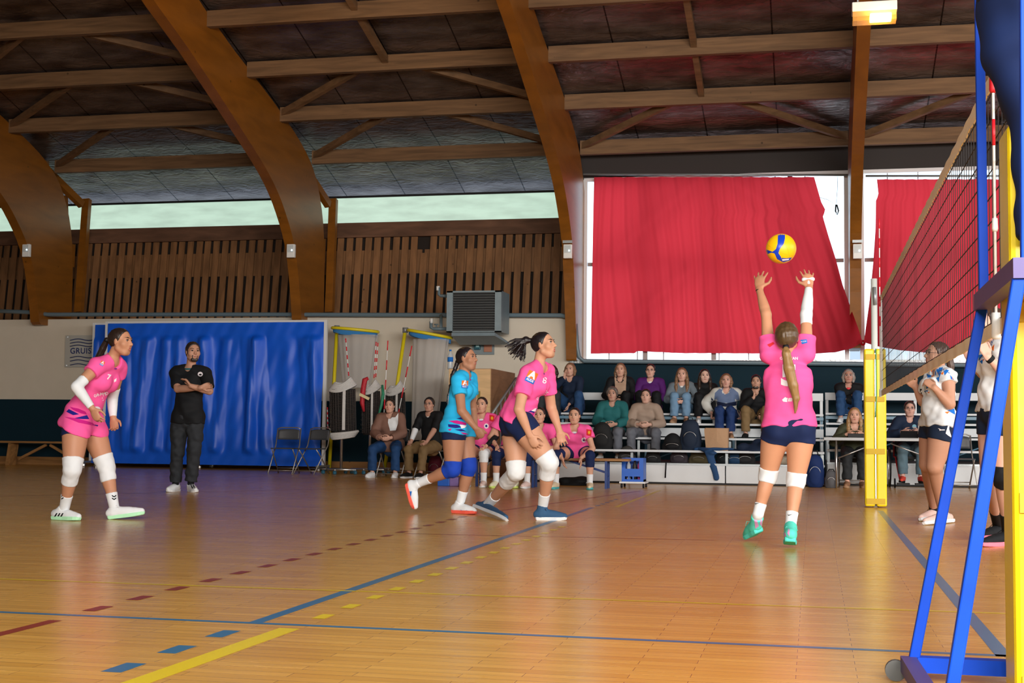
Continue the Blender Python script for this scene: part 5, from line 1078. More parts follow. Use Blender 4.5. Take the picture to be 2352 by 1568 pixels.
# ------------------------------------------------------------------ stands (two units of benches)
bxL = at(1238, 1100, 16.0).x; bxS = at(1897, 1100, 16.0).x
def stand(xa, xb, label, dy=0, ur=1600):
    e = empty('bench_stand', ((xa+xb)/2, 17.5, 0), label, 'stand', 'stepped benches for spectators')
    at_ = lambda u, v, Y: at(ur, v, Y+dy)
    zf = at_(1600, 1064, 15.75).z
    n_ = max(1, round((xb-xa)/1.6)); w_ = (xb-xa)/n_
    for k in range(n_): MB().box(xa+w_*k+.01, xa+w_*(k+1)-.01, 15.75, 15.78, .03, zf-.03).sh(dy).build('riser_panel', WHITE, e)
    MB().box(xa, xb, 15.74, 15.80, zf-.03, zf+.0).sh(dy).build('deck_edge', GMET, e); MB().box(xa, xb, 15.78, 18.6, zf-.03, zf-.01).sh(dy).build('deck', mat('deck_dark', (.05, .05, .055), .6), e)
    MB().box(xa, xb, 15.76, 15.9, 0, .03).sh(dy).build('kick_strip', BLACK, e)
    def plank(v, Y, d, h_=.035, name='bench_plank'):
        z = at_(1600, v, Y).z; MB().box(xa, xb, Y, Y+d, z-h_, z).sh(dy).build(name, WHITE, e, bevel=.005); return z
    plank(1034, 15.95, .26); plank(1005, 16.75, .28); plank(972, 17.35, .34, name='foot_plank'); plank(949, 17.75, .28)
    z = at_(1600, 902, 18.25).z; MB().box(xa, xb, 18.25, 18.28, z-.13, z).sh(dy).build('backrest_board', WHITE, e)
    z1_ = at_(1600, 983, 17.5).z; MB().box(xa, xb, 17.55, 17.57, z1_-.14, z1_).sh(dy).build('riser_panel', WHITE, e)
    BLF = mat('stand_frame_blue', (.10, .22, .32), .4)
    for x in (xa+.03, xb-.03, *[xa+w_*k for k in range(1, n_)]):
        for (va, Y) in ((1036, 16.05), (1008, 16.9), (951, 17.9)):
            z = at_(1600, va, Y).z-.03; MB().box(x-.02, x+.02, Y, Y+.04, 0, z).sh(dy).build('frame_post', BLF if Y > 17 else GMET, e)
        zz = at_(1600, 902, 18.25).z; MB().box(x-.025, x+.025, 18.28, 18.32, 0, zz).sh(dy).build('frame_post', WHITE, e)
    z = at_(1600, 951, 17.75).z; MB().box(xa, xb, 17.76, 17.80, z-.09, z-.04).sh(dy).build('frame_rail', BLF, e)
    for k in range(n_):
        xm = xa+w_*(k+.5); MB().tube([(xm-.5, 16.9, .35), (xm+.3, 16.95, .66)], .012, 6).sh(dy).build('brace', BLF, e, True)
stand(bxL, bxS-.02, 'long white stepped bench stand full of spectators under the red curtain')
stand(bxS+.02, bxS+7.6, 'right hand unit of the white stepped benches behind the scorers table', .72, 2100)
# ------------------------------------------------------------------ net, posts
e = empty('volleyball_net', (0, 4.6, 1.24), 'volleyball net with white top tape running away from the camera on the right', 'net')
NZ0, NZ1, NY0, NY1 = 1.235, 2.24, -.45, 9.45
nm_ = MB(); y = NY0
while y <= NY1+.001: nm_.bar((0, y, NZ0+.024), (0, y, NZ1-.055), .0032, .0032, side=(1, 0, 0)); y += .1
for k in range(10): nm_.bar((0, NY0, NZ0+.03+.1*k), (0, NY1, NZ0+.03+.1*k), .0034, .0034, side=(1, 0, 0))
nm_.build('net_mesh', NETM, e)
MB().sheet(lambda s_, t: (.002*math.sin(200*s_+9*t), NY0+(NY1-NY0)*s_, NZ1+.01-t*(.066+.0015*math.sin(170*s_))), 200, 3).build('top_tape', TAPE, e, False, solid=.006)
MB().sheet(lambda s_, t: (.003*math.sin(150*s_), NY0+(NY1-NY0)*s_, NZ0+.025-t*.055), 160, 2).build('bottom_tape', TAPE, e, False, solid=.006)
for yy in (-.02, 8.98): MB().box(-.006, .006, yy-.025, yy+.025, NZ0-.02, NZ1+.0).build('side_band', WPL if yy > 1 else mat('side_band_mesh', (.06, .05, .05), .8), e) if yy > 1 else None
for yy, x in ((-.03, -.015), (9.03, -.015)):
    n_ = 18; a = Vector((x, yy, NZ0-.02)); top = NZ1+.80
    MB().tube([(x, yy, a.z), (x, yy, top)], .0055, 8).build('antenna', WPL, e, True)
    for k in range(7, n_, 2): MB().tube([(x, yy, a.z+(top-a.z)*k/n_), (x, yy, a.z+(top-a.z)*(k+1)/n_)], .0066, 8).build('antenna_band', RED, e, True)
    for z_, h_, r_, m_ in ((NZ0-.05, .10, .018, WPL), (NZ0+.36, .05, .012, WPL), (NZ1-.11, .11, .015, RED)) if yy < 0 else ((NZ0-.04, .08, .014, WPL),):
        MB().tube([(x, yy, z_), (x, yy, z_+.01), (x, yy, z_+h_)], [r_*.8, r_, r_*.9], 10).build('antenna_clamp', m_, e, True)
def post(x, y, ztop, zpad, label, right=False):
    e = empty('net_post', (x, y, 0), label, 'net post')
    MB().tube([(x, y, 0), (x, y, ztop)], .035, 16).build('pole', mat('post_white', (.62, .66, .64), .35), e, True)
    MB().box(x-.006, x+.006, y-.118, y-.112, .1, zpad-.05).build('lacing_groove', STEEL, e)
    for sg in (-1, 1):
        p_ = MB(); X0, X1 = (x-.118, x-.008) if sg < 0 else (x+.008, x+.118)
        p_.box(X0, X1, y-.11, y+.11, .012, zpad-(.0 if sg < 0 else .0)); p_.build('padding', YPAD, e, bevel=.018)
    for z_ in (.07, .62, 1.20, zpad-.09): MB().box(x-.10, x+.10, y-.122, y-.111, z_-.03, z_+.03).build('strap', YSTR, e)
    MB().tube([(x+.01, y-.125, zpad), (x+.012, y-.13, 1.25), (x, y-.13, 1.0)], .006, 6).build('green_cord', mat('cord_green', (.03, .3, .15), .6), e, True)
    MB().tube([(x, y-.05, ztop-.1), (x+.01, y-.06, ztop-.3)], .02, 8).build('winch', GMET, e, True)
    return e
post(at(2010, 1000, 10.3).x, 10.3, at(2010, 640, 10.3).z, at(2010, 802, 10.3).z, 'far volleyball net post wrapped in yellow padding')
post(.018, -.93, 2.3, 1.79, 'near volleyball net post with tall yellow padding cut by the right picture edge')
# ------------------------------------------------------------------ referee stand and referee
YA, YB = -.65, -1.6
zp = at(2258, 690, YA).z
e = empty('referee_stand', (.3, -1.1, 0), 'blue steel referee stand cut off at the right picture edge', 'referee stand')
A0 = at(2093, 1545, YA); A1 = at(2257, 700, YA); A2 = at(2248, -60, YA)
B1 = at(2346, 600, YB); bq = at(2216, 1400, YB); B0 = bq+(bq-B1)*((bq.z-.04)/(B1.z-bq.z)); B2 = B1+Vector((A2.x-A1.x, 0, A2.z-A1.z))
for nm, pts in (('front_leg', (A0, A1)), ('front_leg', (B0, B1))): MB().bar(pts[0], pts[1], .034, .036, side=(1, 0, 0)).build(nm, REFB, e, bevel=.004)
for pts in ((A1+Vector((.004, 0, 0)), A2), (B1+Vector((.013, 0, 0)), B2+Vector((.024, 0, 0)))): MB().bar(pts[0], pts[1], .030, .030, side=(1, 0, 0)).build('guard_post', REFB, e, bevel=.003)
XR = .75
for Y_, q in ((YA, A0), (YB, B0)):
    MB().bar((q.x+.02, Y_, .06), (XR+.35, Y_, .06), .05, .05, side=(0, 1, 0)).build('base_rail', REFB, e); MB().bar((XR+.3, Y_, .05), (XR, Y_, zp), .05, .05, side=(1, 0, 0)).build('rear_leg', REFB, e)
    MB().bar((XR, Y_, zp), (XR, Y_, zp+1.3), .032, .032, side=(1, 0, 0)).build('guard_post', REFB, e)
    MB().bar((A2.x, Y_, A2.z), (XR, Y_, zp+1.3), .03, .03, side=(0, 1, 0)).build('guard_rail', REFB, e)
MB().bar((A0.x-.01, YA, .06), (B0.x, YB, .06), .05, .05, side=(1, 0, 0)).build('base_rail', REFP, e)
MB().bar((A1.x+.0, YA+.03, zp-.005), (B1.x+.0, YB-.03, zp-.005), .05, .055, side=(1, 0, 0)).build('platform_edge', REFP, e)
MB().add([(A1.x, YA, zp-.0), (XR, YA, zp), (XR, YB, zp), (B1.x, YB, zp), (A1.x, YA, zp+.03), (XR, YA, zp+.03), (XR, YB, zp+.03), (B1.x, YB, zp+.03)], [(0, 3, 2, 1), (4, 5, 6, 7), (0, 1, 5, 4), (1, 2, 6, 5), (2, 3, 7, 6), (3, 0, 4, 7)]).build('platform', DPLY, e)
for q in (A0, B0): MB().tube([(q.x-.05, q.y-.012, .036), (q.x-.05, q.y+.012, .036)], .035, 18).build('wheel', mat('wheel_grey', (.07, .075, .075), .5), e)
YR = -1.12; zpl = zp+.03; o_ = np.array(at(2342, 300, YR)); xr = o_[0]
def RL(dx, dy, z): return V(xr+dx, YR+dy, zpl+z)
JR = J_(hL=RL(.0, -.0, .86), hR=RL(.20, .0, .86), nck=RL(.10, .06, 1.40), sL=RL(-.06, .05, 1.37), sR=RL(.26, .05, 1.37), hd=RL(.10, .10, 1.56), eL=RL(-.10, .16, 1.12), wL=RL(-.02, .36, 1.0), gL=RL(.02, .50, 1.0), eR=RL(.30, .16, 1.12), wR=RL(.22, .36, 1.0), gR=RL(.20, .50, 1.0),
        kL=RL(.07, .08, .47), kR=RL(.26, .10, .47), aL=RL(.08, -.02, .10), aR=RL(.30, -.02, .10), fL=(RL(.08, -.08, 0), RL(.06, .18, 0)), fR=(RL(.30, -.08, 0), RL(.33, .18, 0)))
person(JR, 'referee in navy trousers on the blue stand, body cut off by the top right corner', h=.009, legm=1.12, bulk=1.05, face=V(-.2, .98, 0), top=dict(m=NAVY2, sleeve=.9, hem=.05), bot=dict(m=cloth('referee_navy', (.003, .013, .065), .8), len=1.94, inf=.018, flare=.015, minr=.06, waist=.05, name='trousers', wr=.010, wf=30),
       socks=dict(m=BCL), shoe=dict(m=BCL, sole=BCL), hair=dict(mat='hair_dark_brown', c=DBRN, short=1))
# ------------------------------------------------------------------ ball
BR = .106; bY = CY+ (3116*BR*2/68)*.975; bp = at(1794, 571, bY+.25); e = empty('volleyball', tuple(bp), 'yellow and blue volleyball in the air above the raised hands', 'ball')
bmat = mat('ball_yellow', (.95, .50, .003), .38, spec=.5, bump=.08, bscale=300); P, Q = surface([Ell(np.array(bp), np.eye(3), V(BR, BR, BR), k=0)], .0045); P = np.array(bp)+(P-np.array(bp))/np.linalg.norm(P-np.array(bp), axis=1)[:, None]*BR
bo = nmesh('ball_cover', P, Q, bmat, e)
BLB = mat('ball_blue', (.004, .045, .50), .35); ctr = (1794, 571)
decal(bo, BLB, 'blue_panel', polys=[[(1787, 537), (1803, 537), (1803, 548), (1800, 560), (1791, 572), (1788, 581), (1794, 590), (1795, 600), (1785, 595), (1779, 582), (1772, 580), (1761, 584), (1760, 573), (1774, 578), (1782, 572), (1786, 560)]], cell=3, off=.0012)
decal(bo, BLB, 'blue_panel', polys=[[(1795, 592), (1806, 593), (1819, 591), (1814, 598), (1800, 602), (1794, 600)]], cell=3, off=.0015)
decal(bo, WPR, 'ball_shine_print', polys=[[(1796, 595), (1813, 594), (1811, 597), (1797, 599)]], cell=3, off=.003)  # white strip painted on the lower blue panel as a shine
sm = MB()
for k in range(3):
    ax = nrm([(1, .4, .5), (-.3, 1, .4), (.5, -.4, 1)][k]); b_ = nrm(np.cross(ax, V(0, 0, 1))); c_ = np.cross(ax, b_); sm.tube([tuple(np.array(bp)+(b_*math.cos(a)+c_*math.sin(a))*BR*.999) for a in np.linspace(0, 6.283, 49)[:-1]], .0009, 4, closed=True)
sm.build('seam', mat('ball_seam', (.55, .28, .01), .6), e, True)
# ------------------------------------------------------------------ seated people
def sit(label, X, Y, zs, zf, htop, turn=0, lean=0, arms='lap', spread=.14, k=.0, group='spectators on the benches', shin=.0, s=1.0, hturn=0, hup=.0, gz=None, hshift=0, **kw):
    c, sn = math.cos(turn), math.sin(turn); F = V(sn, -c, 0); R = np.cross(F, ZV); pel = V(X, Y, zs+.085)
    hd = V(X, Y, 0)+F*(lean+.03)+R*hshift; hd[2] = htop-.118; nck = hd-ZV*.165-F*.035; 
    if nck[2]-pel[2] < .36: nck = nck+0
    J = dict(pel=pel+ZV*.02, hd=hd, nck=nck, hR=pel+R*.09, hL=pel-R*.09, sR=nck+R*.172*s-ZV*.035, sL=nck-R*.172*s-ZV*.035)
    for q, sg in (('R', 1), ('L', -1)):
        sp = spread[0 if q == 'R' else 1] if isinstance(spread, tuple) else spread
        kz = zf+.47*s; hz = pel[2]; L = .42*s; dx = math.sqrt(max(L*L-(kz-hz)**2-(sp-.09)**2, .05)); kn = V(X, Y, kz)+F*dx+R*sg*sp; J['k'+q] = kn
        sh = shin if not isinstance(shin, tuple) else shin[0 if q == 'R' else 1]
        an = kn+F*sh+R*sg*.0; an[2] = zf+.085; J['a'+q] = an; J['f'+q] = (V(an[0], an[1], zf)-F*.055, V(an[0], an[1], zf)+F*.20+R*sg*.03)
    def P_(r, f, u): return pel+R*r+F*f+ZV*u
    def HP(r, f, u): return hd+R*r+F*f+ZV*u
    kR, kL = J['kR'], J['kL']
    T = dict(lap=((P_(.10, .26, .13), P_(-.03, .33, .10)), (P_(-.10, .26, .13), P_(.03, .32, .12))),
             clasp=((P_(.09, .34, .12), P_(-.02, .42, .08)), (P_(-.09, .34, .12), P_(.02, .42, .09))),
             knees=((kR+ZV*.10-F*.05, kR+ZV*.03+F*.09), (kL+ZV*.10-F*.05, kL+ZV*.03+F*.09)),
             cheek=((HP(.09, .04, -.16), HP(.06, .05, .02)), (P_(-.03, .36, .05), P_(.02, .38, -.10))),
             chin=((HP(.03, .15, -.26), HP(.0, .12, -.12)), (P_(-.16, .34, -.0), P_(-.05, .40, -.02))),
             cross=((P_(-.08, .24, .22), P_(-.17, .20, .27)), (P_(.08, .28, .16), P_(.17, .24, .12))),
             table=((P_(.12, .36, .26), P_(.02, .46, .27)), (P_(-.12, .36, .26), P_(-.02, .46, .27))),
             open=((kR-R*.10+F*.05-ZV*.06, kR-R*.16+F*.12-ZV*.22), (kL+R*.12+F*.06-ZV*.04, kL+R*.10+F*.14-ZV*.20)),
             side=((P_(.24, .10, .06), P_(.24, .16, -.08)), (P_(-.24, .10, .06), P_(-.24, .16, -.08))))[arms]
    for q, (w_, g_), sg in (('R', T[0], 1), ('L', T[1], -1)):
        pole = R*sg*.8-ZV*.5-F*.35; e_, w2 = ik(J['s'+q], w_, .275*s, .25*s, pole); J['e'+q] = e_; J['w'+q] = w2; J['g'+q] = w2+(g_-w_)
    fc = nrm(F+R*hturn+ZV*hup)
    kw.setdefault('bust', .55); kw.setdefault('hands', dict(L=dict(curl=.55, spread=.3), R=dict(curl=.55, spread=.3)))
    return person(J, label, h=kw.pop('h', .0088), s=s, face=fc, base=V(X, Y, zf), group=group, **kw), J
def xat(u, Y): return at(u, 950, Y).x
def ztop(u, v, Y): return at(u, v, Y).z
DENIM = cloth('denim_blue', (.018, .06, .16)); LDEN = cloth('light_denim', (.15, .27, .42)); GREYC = cloth('grey_cloth', (.13, .14, .17)); KHAKI = cloth('khaki_cloth', (.20, .13, .06))
def pants(m, **k): return dict(m=m, len=1.9, inf=.014, flare=.008, minr=.052, waist=.06, name='trousers', **k)
def ltop(m, **k): d = dict(m=m, inf=.024, sleeve=1.9, sinf=.018, cuff=.006, hem=.03, wr=.006, wf=38, seed=len(m.name), thigh=0, name='sweater'); d.update(k); return d
SNK = dict(m=WCL, sole=WCL); BSH = dict(m=BCL, sole=BCL); TAN = dict(m=cloth('tan_shoe', (.30, .16, .09)), sole=cloth('tan_sole', (.4, .25, .15)))
LONG = [([(-.07, -.02, .03), (-.085, -.01, -.06), (-.085, .0, -.15)], [.028, .03, .018]), ([(.07, -.02, .03), (.085, -.01, -.06), (.085, .0, -.15)], [.028, .03, .018]), ([(0, -.08, 0), (0, -.08, -.12)], [.06, .05])]
BOB = [([(-.072, -.005, .04), (-.085, .0, -.03), (-.078, .005, -.095)], [.028, .032, .022]), ([(.072, -.005, .04), (.085, .0, -.03), (.078, .005, -.095)], [.028, .032, .022]), ([(0, -.07, 0), (0, -.06, -.08)], [.062, .05])]
VLONG = [([(-.07, -.02, .03), (-.09, .0, -.08), (-.095, .03, -.20), (-.085, .05, -.30)], [.028, .032, .034, .018]), ([(.07, -.02, .03), (.09, .0, -.08), (.095, .03, -.20), (.085, .05, -.30)], [.028, .032, .034, .018]), ([(0, -.08, 0), (0, -.08, -.16)], [.06, .05])]
def hr(m, c, locks=None, **k): return dict(mat=m, c=c, locks=locks or [], lift=k.pop('lift', .012), **k)
BLOND = (.30, .17, .07); DBL = (.19, .10, .05); GRYB = (.11, .09, .08); BLK = (.012, .009, .009); BRN = (.05, .025, .014)
# upper row, feet on the foot plank
Y3 = 18.0; S3 = at(1600, 949, 17.75).z; F3 = at(1600, 972, 17.35).z
Y2_ = 17.0; S2 = at(1600, 1005, 16.75).z; F2 = at(1600, 1064, 15.75).z
sit('spectator partly hidden behind the striding player, in dark clothes on the upper bench', xat(1268, Y3), Y3, S3, F3, ztop(1268, 838, Y3), arms='lap', top=ltop(BCL), bot=pants(cloth('dark_grey_trousers', (.03, .035, .04))), shoe=BSH, hair=hr('hair_dark_brown', DBRN, BOB), skinc=(.55, .32, .24))
sit('fair haired spectator in navy jacket leaning her cheek on one hand', xat(1318, Y3), Y3, S3, F3, ztop(1314, 834, Y3), arms='cheek', lean=.10, turn=-.15, hshift=.03, spread=.2, top=ltop(NAVY2, under=None), bot=pants(DENIM), shoe=BSH, hair=hr('hair_dark_blond', DBL, BOB, fair=1), skinc=(.58, .33, .25), hands=dict(R=dict(curl=.1, spread=.2), L=dict(curl=.3)))
O, _ = sit('spectator in black cardigan over beige top on the upper bench', xat(1425, Y3), Y3, S3, F3, ztop(1425, 834, Y3), arms='lap', top=ltop(BCL), bot=pants(BCL), shoe=BSH, hair=hr('hair_dark_blond', DBL, LONG, fair=1), skinc=(.60, .34, .25))
decal(O['top'], cloth('beige_knit', (.42, .28, .20)), 'beige_front', polys=[[(1411, 862), (1439, 862), (1437, 905), (1414, 905)]], cell=5)
sit('spectator with glasses in purple hooded sweater on the upper bench', xat(1494, Y3), Y3, S3, F3, ztop(1494, 836, Y3), arms='lap', top=ltop(cloth('purple_sweater', (.075, .01, .13)), under=WCL), bot=pants(BCL), shoe=BSH, glasses='dark', mouth=.3, hair=hr('hair_dark_brown', DBRN), skinc=(.62, .36, .28))
sit('girl in grey sweater and light jeans sitting with feet on the plank', xat(1567, Y3), Y3, S3, F3, ztop(1566, 845, Y3), arms='clasp', lean=.05, spread=.10, s=.96, top=ltop(cloth('grey_sweater', (.14, .18, .22)), under=WCL), bot=pants(LDEN), shoe=TAN, hair=hr('hair_dark_blond', DBL, VLONG, fair=1), skinc=(.62, .36, .28), mouth=.5)
sit('long haired girl dressed all in black between grey and patterned sweaters', xat(1618, Y3), Y3, S3, F3, ztop(1616, 848, Y3), turn=.2, arms='lap', s=.96, top=ltop(BCL, high=1), bot=pants(BCL), shoe=SNK, hair=hr('hair_dark_brown', BRN, VLONG), skinc=(.66, .42, .34))
Y2b = 17.55
O, JJ = sit('woman in blue, navy and white striped sweater sitting on the middle bench', xat(1668, Y2b), Y2b+.1, at(1600, 972, 17.4).z+.03, at(1600, 1007, 16.8).z, ztop(1669, 858, Y2b), arms='side', lean=.08, spread=.09, top=ltop(cloth('white_knit', (.55, .56, .54)), inf=.03, sinf=.028), bot=pants(cloth('indigo_jeans', (.012, .035, .13))), shoe=TAN, hair=hr('hair_dark_blond', DBL, BOB, fair=1), skinc=(.58, .33, .26), mouth=.4)
nk = [1631, 1706]
decal(O['top'], cloth('grey_blue_knit', (.12, .17, .30)), 'yoke', polys=[[(1640, 925), (1642, 902), (1655, 890), (1682, 890), (1696, 902), (1700, 925)]], cell=5); decal(O['top'], cloth('navy_knit', (.008, .015, .05)), 'stripe', polys=[[(1634, 912), (1640, 920), (1668, 926), (1698, 920), (1706, 912), (1706, 924), (1690, 931), (1668, 934), (1645, 931), (1633, 924)]], cell=5, off=.006)
sit('bearded man in black sweater resting his chin on one hand', xat(1737, Y2b), Y2b+.1, at(1600, 972, 17.4).z+.03, at(1600, 1007, 16.8).z, ztop(1732, 861, Y2b), sex='m', arms='chin', lean=.14, spread=.16, top=ltop(BCL), bot=pants(KHAKI), shoe=BSH, beard=(.02, .014, .012), hair=hr('hair_black', BLK, short=1, line=.024), skinc=(.50, .28, .20), hands=dict(R=dict(curl=1.1, spread=.1), L=dict(curl=.5)))
sit('older spectator with glasses and arms crossed alone at the right end of the upper bench', xat(1951, Y3), Y3+.55, at(2100, 949, 18.4).z, at(2100, 972, 18.0).z, ztop(1949, 848, Y3+.5), arms='cross', lean=.08, top=ltop(BCL, under=RED), bot=pants(DENIM), shoe=SNK, glasses='light', hair=hr('hair_grey', (.25, .22, .20), BOB), skinc=(.48, .25, .19))
sit('older woman with short brown hair in teal sweater on the middle bench', xat(1408, Y2_), Y2_, S2, F2, ztop(1407, 889, Y2_), arms='clasp', lean=.06, top=ltop(cloth('teal_sweater', (.014, .12, .13)), inf=.034, sinf=.032, hem=.04), bulk=1.12, bot=pants(GREYC), shoe=SNK, hair=hr('hair_greyish_brown', GRYB, short=1, lift=.020, line=.028, locks=[([(-.05, .05, .085), (-.075, .03, .03), (-.08, .0, -.02)], [.022, .024, .016]), ([(.05, .05, .085), (.075, .03, .03), (.08, .0, -.02)], [.022, .024, .016])]), skinc=(.48, .27, .20), mouth=.5)
sit('woman with tied dark hair in beige knitted sweater on the middle bench', xat(1485, Y2_), Y2_, S2, F2, ztop(1482, 894, Y2_), arms='clasp', lean=.08, spread=.2, top=ltop(cloth('beige_sweater', (.33, .25, .20)), inf=.03, sinf=.028, hem=.05, high=1), bulk=1.08, bot=pants(GREYC, ), shoe=SNK, hair=hr('hair_dark_brown', DBRN), skinc=(.60, .36, .28), mouth=.6)
# chairs at left
O, _ = sit('woman in brown blazer and blue jeans on a folding chair beside the net rolls', xat(898, 16.5), 16.55, .455, 0, ztop(903, 916, 16.4), lean=.08, arms='clasp', spread=.2, group='people on folding chairs', bulk=1.1, armm=1.1, top=ltop(cloth('brown_blazer', (.19, .10, .075)), inf=.034, sinf=.03, hem=.12, name='blazer', thigh=1), bot=pants(cloth('blue_jeans', (.012, .05, .15))), shoe=SNK, hair=hr('hair_dark_brown', BRN), skinc=(.56, .32, .24), h=.0078)
decal(O['top'], WCL, 'white_blouse', polys=[[(893, 949), (900, 958), (908, 958), (915, 948), (914, 972), (909, 988), (896, 989), (891, 970)]], cell=5)
sit('man with glasses in dark sweater and khaki trousers on a folding chair', xat(988, 16.5), 16.6, .455, 0, ztop(1003, 912, 16.3), sex='m', turn=-.25, lean=.06, arms='knees', spread=(.2, .1), shin=(-.02, .1), group='people on folding chairs', top=dict(m=BCL, inf=.022, sleeve=.9, sinf=.016, hem=.04, wr=.006, thigh=0, name='polo_shirt', under=WCL), sleeves=[('R', .9, 1.8, WCL)], bot=pants(KHAKI), shoe=dict(m=BCL, sole=WCL), glasses='dark', hair=hr('hair_black', BLK, short=1, lift=.016), skinc=(.48, .26, .19), hturn=-.2, h=.0078)
# substitutes' bench
BY = 13.75; bz_ = at(1400, 1053, BY-.1).z; x0 = at(1072, 1060, BY).x; x1 = at(1447, 1060, BY).x
e = empty('team_bench', ((x0+x1)/2, BY, 0), 'long wooden topped team bench with blue folding legs', 'bench')
MB().box(x0, x1, BY-.16, BY+.14, bz_-.035, bz_).build('bench_top', PLANK, e, bevel=.006)
for u in (1100, 1228, 1395):
    x = at(u, 1090, BY).x
    for dy in (-.12, .10): MB().bar((x, BY+dy, bz_-.03), (x, BY+dy, 0), .035, .035, side=(1, 0, 0)).build('leg', mat('bench_blue', (.012, .045, .20), .4), e)
    MB().bar((x, BY-.12, .18), (x, BY+.10, .18), .02, .02, side=(1, 0, 0)).build('leg_brace', MATS['bench_blue'], e)
    if u > 1300: MB().bar((x-.55, BY, bz_-.04), (x, BY, .22), .03, .03, side=(0, 1, 0)).build('brace', MATS['bench_blue'], e)
NK = dict(m=NAVY, range=(.72, 1.42)); WK = dict(m=WCL, range=(.78, 1.3))
def sub(u, vt, label, spread, arms, pads, hairc, shoe, lean=.22, turn=0, prof=None, **k):
    O, J = sit(label, at(u, 1050, BY).x, BY, bz_, 0, ztop(u+k.pop('du', 0), vt, BY-.2), turn=turn, lean=lean, arms=arms, spread=spread, group='substitutes on the bench', h=.0072,
        top=dict(m=PINK, inf=.022, sleeve=k.pop('sl', .45), sinf=.024, sflare=.02, hem=.10, trim=PURP, under=WCL, name='jersey', wr=.006, thigh=0), bot=dict(m=NAVY, len=.45, waist=.02), pads=pads, socks=dict(m=WCL, h=.33), shoe=shoe, hair=hr('hair_dark_brown', DBRN, lift=.007, **k.pop('hk', {})), legm=1.1, **k)
    return O, J
PSH = dict(m=cloth('pale_pink_sneaker', (.75, .58, .54)), sole=WCL); YSH = dict(m=cloth('pale_yellow_sneaker', (.78, .78, .58)), sole=cloth('lime_sole', (.6, .8, .2))); CSH = dict(m=cloth('cream_sneaker', (.72, .60, .42)), sole=cloth('aqua_sole2', (.08, .45, .50)))
SK2 = (.58, .32, .22)
OA, _ = sub(1112, 911, 'substitute in pink jersey with white knee pads seated just right of the sky blue player', (.12, .12), 'knees', WK, None, PSH, lean=.12, du=-10, turn=-.05, skinc=SK2, sleeves=[('L', 1.0, 1.85, BCL)])
Oq, _ = sub(1180, 915, 'substitute in pink jersey and navy knee pads mostly hidden behind the striding player', (.16, .12), 'knees', NK, None, YSH, lean=.2, skinc=SK2)
Or, _ = sub(1247, 935, 'substitute in pink jersey seen in the gap under the striding player arm', (.14, .16), 'cheek', NK, None, PSH, lean=.25, skinc=SK2)
OD, _ = sub(1327, 936, 'substitute in pink jersey with hands open between the knees at the right bench end', (.24, .24), 'open', NK, None, CSH, lean=.26, skinc=SK2, hands=dict(L=dict(curl=.1, spread=1.2), R=dict(curl=.15, spread=.8)), du=-1)
for O_, c in ((OA, (1117, 978)), (OD, (1341, 1010))): decal(O_['top'], WPR, 'jersey_badge', polys=[[(c[0]+5.5*math.cos(a), c[1]+6*math.sin(a)) for a in np.linspace(0, 6.28, 13)[:-1]]], cell=4); decal(O_['top'], INDG, 'badge_centre', polys=[[(c[0]+2.8*math.cos(a), c[1]+3*math.sin(a)) for a in np.linspace(0, 6.28, 9)[:-1]]], cell=3, off=.006)
for O_, c in ((OA, (1130, 960)), (OD, (1353, 993))): decal(O_['top'], REDP, 'sleeve_patch', polys=[[(c[0]-6, c[1]-8), (c[0]+6, c[1]-6), (c[0]+5, c[1]+9), (c[0]-6, c[1]+6)]], cell=4); decal(O_['top'], YELP, 'sleeve_patch_emblem', polys=[[(c[0]+3*math.cos(a), c[1]+4*math.sin(a)) for a in np.linspace(0, 6.28, 9)[:-1]]], cell=4, off=.006)
# ------------------------------------------------------------------ scorers table, wheelchair
TY = 15.30; tz = at(2000, 1005, TY).z; x0 = at(1892, 1005, TY).x; x1 = at(2185, 1005, TY).x
e = empty('scorers_table', ((x0+x1)/2, TY, 0), 'grey folding table with metal legs behind the yellow net post', 'table')
MB().box(x0, x1, TY-.02, TY+.55, tz-.045, tz).build('table_top', mat('table_grey', (.42, .44, .46), .5), e, bevel=.006)
for x in (at(1921, 1050, TY).x, x1-.15):
    MB().tube([(x, TY+.05, tz-.04), (x, TY+.05, 0)], .014, 8).build('leg', STEEL, e, True); MB().tube([(x, TY+.5, tz-.04), (x, TY+.5, 0)], .014, 8).build('leg', STEEL, e, True)
MB().tube([at(1925, 1052, TY+.1), at(1985, 1028, TY+.1)], .010, 6).build('brace', STEEL, e, True); MB().tube([at(2045, 1018, TY+.1), at(2120, 1046, TY+.1)], .010, 6).build('brace', STEEL, e, True)
gy = 16.1
sit('girl with long fair hair in olive top writing at the scorers table', xat(1962, gy), gy, .455, 0, ztop(1965, 936, gy-.25), lean=.18, arms='table', spread=(.12, .10), shin=(.02, -.05), group='officials at the table', top=ltop(cloth('olive_top', (.05, .055, .03)), hem=.03), bot=pants(cloth('black_jeans', (.02, .022, .025))), shoe=TAN, hair=hr('hair_blond', BLOND, VLONG, fair=1), skinc=(.62, .34, .25), hup=-.05)
wx = xat(2089, gy); gy2 = 16.15
O, JJ = sit('young man with glasses in navy polo sitting in a wheelchair at the table', wx, gy2, .50, .09, ztop(2091, 921, gy2-.1), sex='m', lean=.08, arms='table', spread=.13, group='officials at the table', top=ltop(NAVY2, inf=.026, name='polo_shirt'), bot=pants(cloth('blue_grey_sweatpants', (.09, .15, .19))), shoe=dict(m=cloth('red_sneaker', (.62, .06, .04)), sole=BCL, lace=BCL), glasses='dark', hair=hr('hair_dark_brown', DBRN, short=1, line=.022), skinc=(.56, .32, .26))
